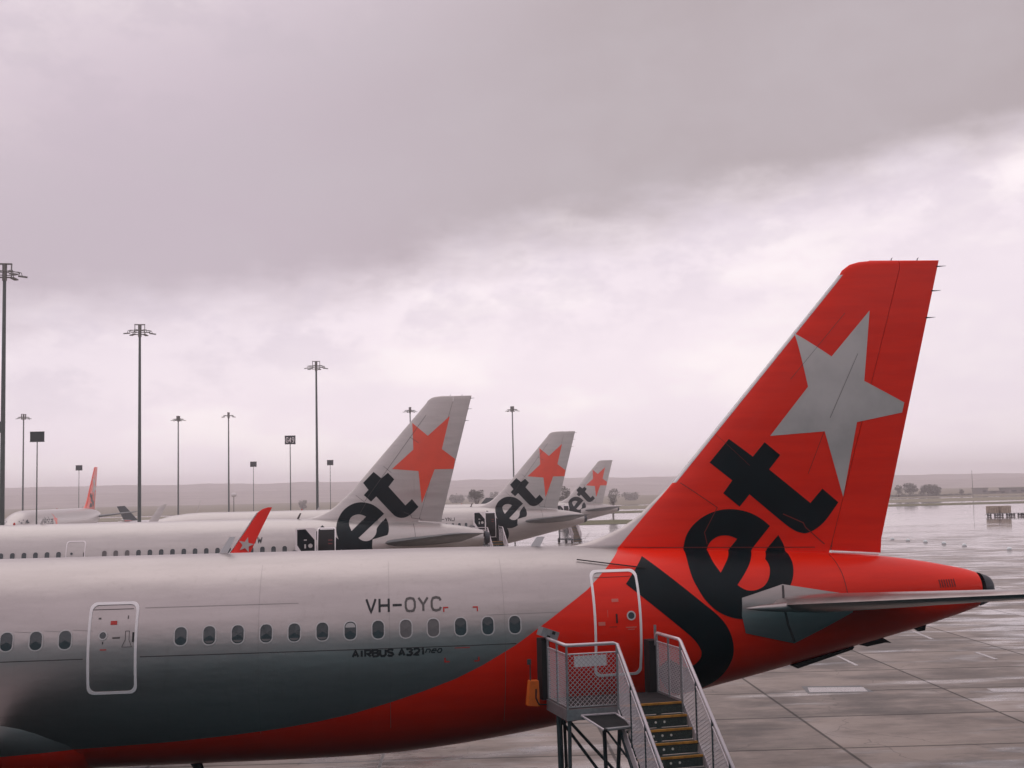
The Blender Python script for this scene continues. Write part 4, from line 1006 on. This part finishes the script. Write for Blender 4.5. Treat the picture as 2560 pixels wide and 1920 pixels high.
for px, py, top_y, dd, tx, lb in ((93, 1110, 1079, 136, 0, 'nearest dark blank stand sign on a thin post by the left edge'), (725.5, 1120, 1089, 172, 1, 'dark stand sign lettered G49 on a thin post'),
                              (197.5, 1180, 1163, 289, 0, 'small far stand sign above the orange fin of the distant aircraft'), (633.5, 1170, 1154, 289, 0, 'small far stand sign left of the sign lettered G49'),
                              (825.5, 1165, 1150, 289, 0, 'small far stand sign right of the third tall mast'), (-6, 1080, 1054, 136, 0, 'stand sign cut by the left edge behind the tallest mast')):
    if tx: o = sg2
    elif first: o = sg; first = False
    else: o = copy_tree(sg)
    x_, y_ = at_col(px, py, dd); zg = gz(y_, x_); d = px_dir(px, top_y); zt = CZ+d.z*(y_/d.y)
    o.location = (x_, y_, zg); o.scale = (1, 1, (zt-zg)/14.65); tag(o, lb, 'stand sign', 'stand number signs')
# short pole with a round head, thin leaning rod, fence line
o = empty('lamp_post'); b = MB(); b.tube([(0, 0, 0), (0, 0, 10)], [.16, .1], 'pole_head', 8); b.build('pole', o)
b = MB(); b.tube([(0, 0, 10), (0, 0, 10.3), (0, 0, 11.1), (0, 0, 11.4)], [.2, .65, .65, .2], 'sign_plate', 12); b.build('lamp_head', o, smooth=True)
x_, y_ = at_col(584.5, 1240, 330); d = px_dir(584.5, 1232); zt = CZ+d.z*(y_/d.y); o.location = (x_, y_, gz(y_, x_)); o.scale = (1, 1, (zt-gz(y_, x_))/11.4)
tag(o, 'short far lamp post with a round pale head', 'lamp post')

# ================================================================== FAR SMALL JETS
def small_jet():
    root = empty('small_jet'); F = MB(); rows = []
    for x_, r_, zc_ in ((-9, .1, 1.9), (-8.5, .45, 1.95), (-7, .85, 2.1), (-5, 1.1, 2.2), (3, 1.1, 2.2), (6, .85, 2.4), (9, .3, 2.8)): rows.append([(x_, r_*math.sin(2*math.pi*k/16), zc_+r_*math.cos(2*math.pi*k/16)) for k in range(16)])
    F.grid(rows, 'sign_plate', closed=True); F.build('fuselage', root, smooth=True)
    T_ = MB(); T_.prism([(4.6, -.1, 3.1), (7.6, -.1, 3.0), (9.3, -.1, 6.4), (7.6, -.1, 6.5)], (0, .2, 0), 'navy'); T_.prism([(5.0, -.12, 3.1), (7.5, -.12, 3.0), (7.7, -.12, 3.5)], (0, .24, 0), 'red'); T_.build('fin', root)
    for s_ in (-1, 1):
        W = MB(); W.prism([(-1.5, s_*.8, 1.6), (2, s_*.8, 1.6), (3.4, s_*9, 2.3), (2.6, s_*9, 2.3)], (0, 0, .12), 'sign_plate'); W.build('wing', root)
        W = MB(); W.prism([(6.2, s_*.3, 3.3), (8, s_*.3, 3.3), (9, s_*3, 3.5), (8.2, s_*3, 3.5)], (0, 0, .08), 'sign_plate'); W.build('stabiliser', root)
    for gx, gy in ((-6, 0), (1, 1.6), (1, -1.6)):
        G = MB(); G.tube([(gx, gy, .25), (gx, gy, 1.7)], .07, 'galv', 6); G.tube([(gx, gy-.15, .3), (gx, gy+.15, .3)], .3, 'tyre', 12); G.build('landing_gear', root)
    return root
j1 = small_jet(); x_, y_ = at_col(1219, 1240, 285); j1.location = (x_-8.0, y_, gz(y_)); tag(j1, 'far small jet showing only its dark fin behind the middle pale airliner', 'small jet', 'far parked small jets')
j2 = copy_tree(j1); x_, y_ = at_col(312, 1270, 290); j2.location = (x_+7.6, y_, gz(y_)); j2.rotation_euler = (0, 0, math.pi); tag(j2, 'far small white jet with a dark fin beside the second tall mast', 'small jet')

# ================================================================== CARGO DOLLIES, GROUND LIGHTS, BUILDINGS
def dolly(load):
    root = empty('cargo_dolly'); D = MB(); D.box((0, 0, .62), (2.3, 1.6, .10), 'steel_dark'); D.tube([(-1.15, 0, .5), (-1.75, 0, .35)], .05, 'steel_dark', 6); D.build('deck', root)
    for x_ in (-.8, .8):
        for y in (-.6, .6):
            W = MB(); W.tube([(x_, y-.1, .25), (x_, y+.1, .25)], .25, 'tyre', 12); W.box((x_, y, .45), (.25, .18, .3), 'steel_dark'); W.build('wheel', root)
    return root
def container():
    C = MB(); C.prism([(-1.05, -.75, 0), (1.05, -.75, 0), (1.15, -.75, .5), (1.15, -.75, 1.45), (1.05, -.75, 1.6), (-1.05, -.75, 1.6), (-1.15, -.75, 1.5), (-1.15, -.75, .3)], (0, 1.5, 0), 'cargo')
    for x_ in (-.75, -.25, .3, .8): C.box((x_, -.77, .8), (.08, .03, 1.5), 'cargo2')
    C.box((0, -.77, 1.35), (2.1, .03, .07), 'cargo2'); return C.build('cargo_container')
dl = dolly(0); first = True; cn = container(); cfirst = True
for i, px in enumerate((2482, 2512, 2541, 2570)):
    o = dl if first else copy_tree(dl); first = False
    x_, y_ = at_col(px, 1290, 272-i*.8); o.location = (x_, y_, gz(y_)); o.rotation_euler = (0, 0, -.02)
    tag(o, ('flatbed dolly under the left cargo container', 'flatbed dolly under the right cargo container', 'empty flatbed dolly next to the loaded ones', 'empty flatbed dolly cut by the right edge')[i], 'dolly', 'cargo dollies in a row')
    if i < 2:
        q_ = cn if cfirst else cn.copy()
        if not cfirst: COL.objects.link(q_)
        cfirst = False; q_.location = (x_, y_, gz(y_)+.675); q_.rotation_euler = (0, 0, -.02)
        tag(q_, ('brown netted cargo container on the leftmost dolly', 'brown netted cargo container on the second dolly')[i], 'cargo container', 'cargo containers on dollies')
lf = True
for i, (px, py) in enumerate(((2230.8, 1349), (2270, 1352.5), (2313.5, 1357), (2360, 1362), (2411, 1368.5), (2523.5, 1380))):
    if lf:
        b = MB(); b.tube([(0, 0, 0), (0, 0, .08)], [.30, .26], 'galv', 14); b.tube([(0, 0, .08), (0, 0, .16), (0, 0, .30), (0, 0, .36)], [.2, .25, .22, .05], 'lens', 14); l0 = b.build('taxiway_light', auto=rad(40)); lf = False; o = l0
    else: o = l0.copy(); COL.objects.link(o)
    gx, gy = atz(px, py, gz(150)); o.location = (gx, gy, gz(gy)); o.scale = (1.0, 1.0, 1.0)
    tag(o, 'pale round taxiway edge light, '+('leftmost of the row beside the red fin', 'second from the red fin', 'third from the red fin', 'fourth from the red fin', 'fifth from the red fin', 'set apart at the right end of the row')[i], 'taxiway light', 'round taxiway lights on the wet apron')
def blk(name, px0, px1, ytop, ybase, dist, label, cat, roof=True):
    a = at_col(px0, ybase, dist); c = at_col(px1, ybase, dist); d = px_dir((px0+px1)/2, ytop); zt = CZ+d.z*(dist/d.y); z0 = -.95
    root = empty(name, ((a[0]+c[0])/2, dist+6, z0)); wd = c[0]-a[0]; H = zt-z0
    b = MB(); b.box((0, 0, H/2), (wd, 12, H), 'wall_far'); b.build('wall', root)
    b = MB(); b.box((0, 0, H+.15), (wd+.8, 12.8, .3), 'roof_far'); b.build('roof', root)
    n = max(1, int(wd/5))
    for i in range(n):
        b = MB(); b.box((-wd/2+(i+.5)*wd/n, -6.03, H*.5), (wd/n*.55, .08, H*.3), 'pane'); b.build('window', root)
    return tag(root, label, cat)
blk('hangar', 2524, 2640, 1219, 1239, 700, 'low far building with a flat roof cut by the right edge', 'building')
blk('shed', 2455, 2470, 1221, 1239, 700, 'small far shed beside the long low building', 'building')
blk('link_building', 2470, 2524, 1228, 1239, 706, 'long low far building joining the shed to the flat-roofed one', 'building')
# far control-line mast
b = MB(); b.tube([(0, 0, 0), (0, 0, 13)], [.2, .08], 'pole_head', 6); o = b.build('radio_mast'); x_, y_ = at_col(2432, 1230, 600); o.location = (x_, y_, -.95); tag(o, 'very thin far radio mast between a small tree and low buildings', 'mast')

# ================================================================== TREES
def tree(px, ybase, ytop, wpx, dist, label, shape='round', m='leaf', sd=0, grp='far trees beyond the airfield'):
    rr = random.Random(sd*17+5); x_, y_ = at_col(px, ybase, dist); s_ = y_/3200.0*1.0; z0 = -.95
    d = px_dir(px, ytop); H = CZ+d.z*(y_/d.y)-z0; W = wpx*s_; root = empty('gum_tree', (x_, y_, z0))
    T_ = MB(); limbs = []
    T_.tube([(0, 0, 0), (.1, 0, H*.25), (0, .1, H*.5)], [H*.045, H*.035, H*.02], 'bark', 7)
    for k in range(5):
        a = rr.uniform(0, 6.28); e = (math.cos(a)*W*.3, math.sin(a)*W*.3, H*rr.uniform(.6, .85)); T_.tube([(0, 0, H*rr.uniform(.2, .4)), (e[0]*.5, e[1]*.5, H*.5), e], [H*.022, H*.016, H*.006], 'bark', 5); limbs.append(e)
    T_.build('trunk', root, smooth=True)
    C_ = MB(); cl_ = []
    nc = 22
    for k in range(nc):
        a = rr.uniform(0, 6.28); q = rr.random()**.5; zc = {'round': rr.uniform(.28, .88), 'flat': rr.uniform(.68, .9), 'bush': rr.uniform(.2, .7)}[shape]
        lim = math.sqrt(max(.05, 1-((zc-.6)/.45)**2)) if shape != 'flat' else 1
        cl_.append((math.cos(a)*W*.40*q*lim, math.sin(a)*W*.40*q*lim, H*zc, W*rr.uniform(.13, .22)))
    vs = []; fs = []
    for cx, cy, cz, cr in cl_:
        for j in range(46):
            v = Vector((rr.gauss(0, 1), rr.gauss(0, 1), rr.gauss(0, .7))).normalized()*cr*rr.uniform(.5, 1.1); p = Vector((cx, cy, cz))+v
            if p.z > H: p.z = H-rr.random()*.3
            if p.z < .3: p.z = .3+rr.random()*.3
            sz = W*rr.uniform(.035, .06); n1_ = Vector((rr.gauss(0, 1), rr.gauss(0, 1), rr.gauss(0, 1))).normalized(); t1 = n1_.orthogonal().normalized(); t2 = n1_.cross(t1); b0 = len(vs)
            vs += [p+t1*sz, p+t2*sz*.7, p-t1*sz, p-t2*sz*.7]; fs.append((b0, b0+1, b0+2, b0+3))
    C_.add(vs, fs, m); C_.build('crown', root); return tag(root, label, 'tree', grp)
tree(2247, 1240, 1211, 24, 660, 'hazy tree half hidden behind the red fin trailing edge', sd=1)
tree(2277, 1240, 1208, 38, 665, 'broad round hazy tree, largest right of the red fin', sd=2)
tree(2308, 1240, 1212, 26, 675, 'hazy tree in the gap between two broad ones', sd=3)
tree(2332, 1240, 1211, 44, 665, 'broad spreading hazy tree at the right end of the clump', sd=4)
tree(2404, 1240, 1220, 13, 660, 'small narrow hazy tree standing alone left of the radio mast', sd=5)
tree(1191, 1254, 1222, 38, 420, 'flat-topped hazy tree between the first and second pale fins', 'flat', sd=6)
tree(1413, 1252, 1211, 40, 400, 'hazy tree behind the upper edge of the middle pale fin', sd=7)
tree(1532, 1252, 1217, 34, 420, 'hazy round tree between the smallest pale fin and the red fin', sd=8, m='leaf2')
tree(758, 1262, 1243, 28, 700, 'faint squat tree right of the sign lettered G49', 'bush', sd=9, m='leaf2')
tree(1575, 1250, 1229, 46, 800, 'faint distant tree left of the red fin', 'bush', sd=10, m='leaf2')
tree(900, 1258, 1232, 52, 650, 'hazy tree partly hidden by the largest pale fin', sd=11)
for i in range(6):
    tree(1000+i*47, 1252, 1234-(i % 3)*4, 44, 900, ('first', 'second', 'third', 'fourth', 'fifth', 'sixth')[i]+' from the left of the faint trees between the pale fins', 'bush', sd=20+i, m='leaf2', grp='row of faint trees')
# low scrub joining the trees at the right
b = MB(); rr = random.Random(77); vs = []; fs = []
for k in range(2600):
    px = rr.uniform(2215, 2430); x_, y_ = at_col(px, 1240, 666+rr.uniform(-5, 5)); hh = .6+1.0*abs(noise.noise((px*.06, 1, 0)))+.5*rr.random()*(px < 2350)
    p = Vector((x_, y_, -.95+rr.random()*hh)); t1 = Vector((rr.gauss(0, 1), rr.gauss(0, 1), rr.gauss(0, 1))).normalized(); t2 = t1.orthogonal().normalized(); q = rr.uniform(.2, .45); b0 = len(vs)
    vs += [p+t1*q, p+t2*q, p-t1*q, p-t2*q]; fs.append((b0, b0+1, b0+2, b0+3))
b.add(vs, fs, 'leaf'); tag(b.build('scrub'), kind='stuff')
# scrubby mound behind the largest pale fin
b = MB(); rows = []
x_, y_ = at_col(832, 1270, 380)
for j in range(7):
    rows.append([((i-9)*.95, (j-3)*1.3, max(0, 1.7*(1-((i-9)/9.2)**2)*(1-((j-3)/3.1)**2)+.3*noise.noise((i*.7, j*.9, 2)))) for i in range(19)])
b.grid(rows, 'leaf2'); o = b.build('shrub_mound', smooth=True); o.location = (x_, y_, -.95); tag(o, 'low scrubby mound behind the lower edge of the largest pale fin', 'bush')

# ================================================================== TERMINAL BEHIND THE CAMERA
root = empty('terminal_building', (0, -1.0, 0)); tag(root, 'dark glass terminal front facing the aircraft', 'building')
b = MB(); b.box((0, -6, 6.7), (320, 11.0, 13.4), 'facade'); b.build('wall', root)
b = MB(); b.box((0, -6.0, 13.65), (322, 12.4, .5), 'roof_far'); b.build('roof', root)
for i in range(28):
    b = MB(); b.box((-81+i*6, -.44, 6.9), (5.5, .12, 3.6), 'fglass'); b.build('window', root)

# ================================================================== HAZE
b = MB(); b.box((0, 1180, 14.4), (4800, 2800, 33), 'haze_dummy') if False else None
hz = bpy.data.materials.new('haze'); hz.use_nodes = True; N = NT(hz.node_tree)
o_ = N.n('ShaderNodeOutputMaterial'); pv = N.n('ShaderNodeVolumePrincipled'); N.l(pv.outputs[0], o_.inputs['Volume'])
pv.inputs['Color'].default_value = (1, .95, .98, 1); pv.inputs['Density'].default_value = .00055; pv.inputs['Anisotropy'].default_value = .72
M['haze'] = hz
b = MB(); b.box((0, 1175, 18.2), (6200, 2550, 41), 'haze'); o = b.build('haze'); tag(o, kind='stuff')
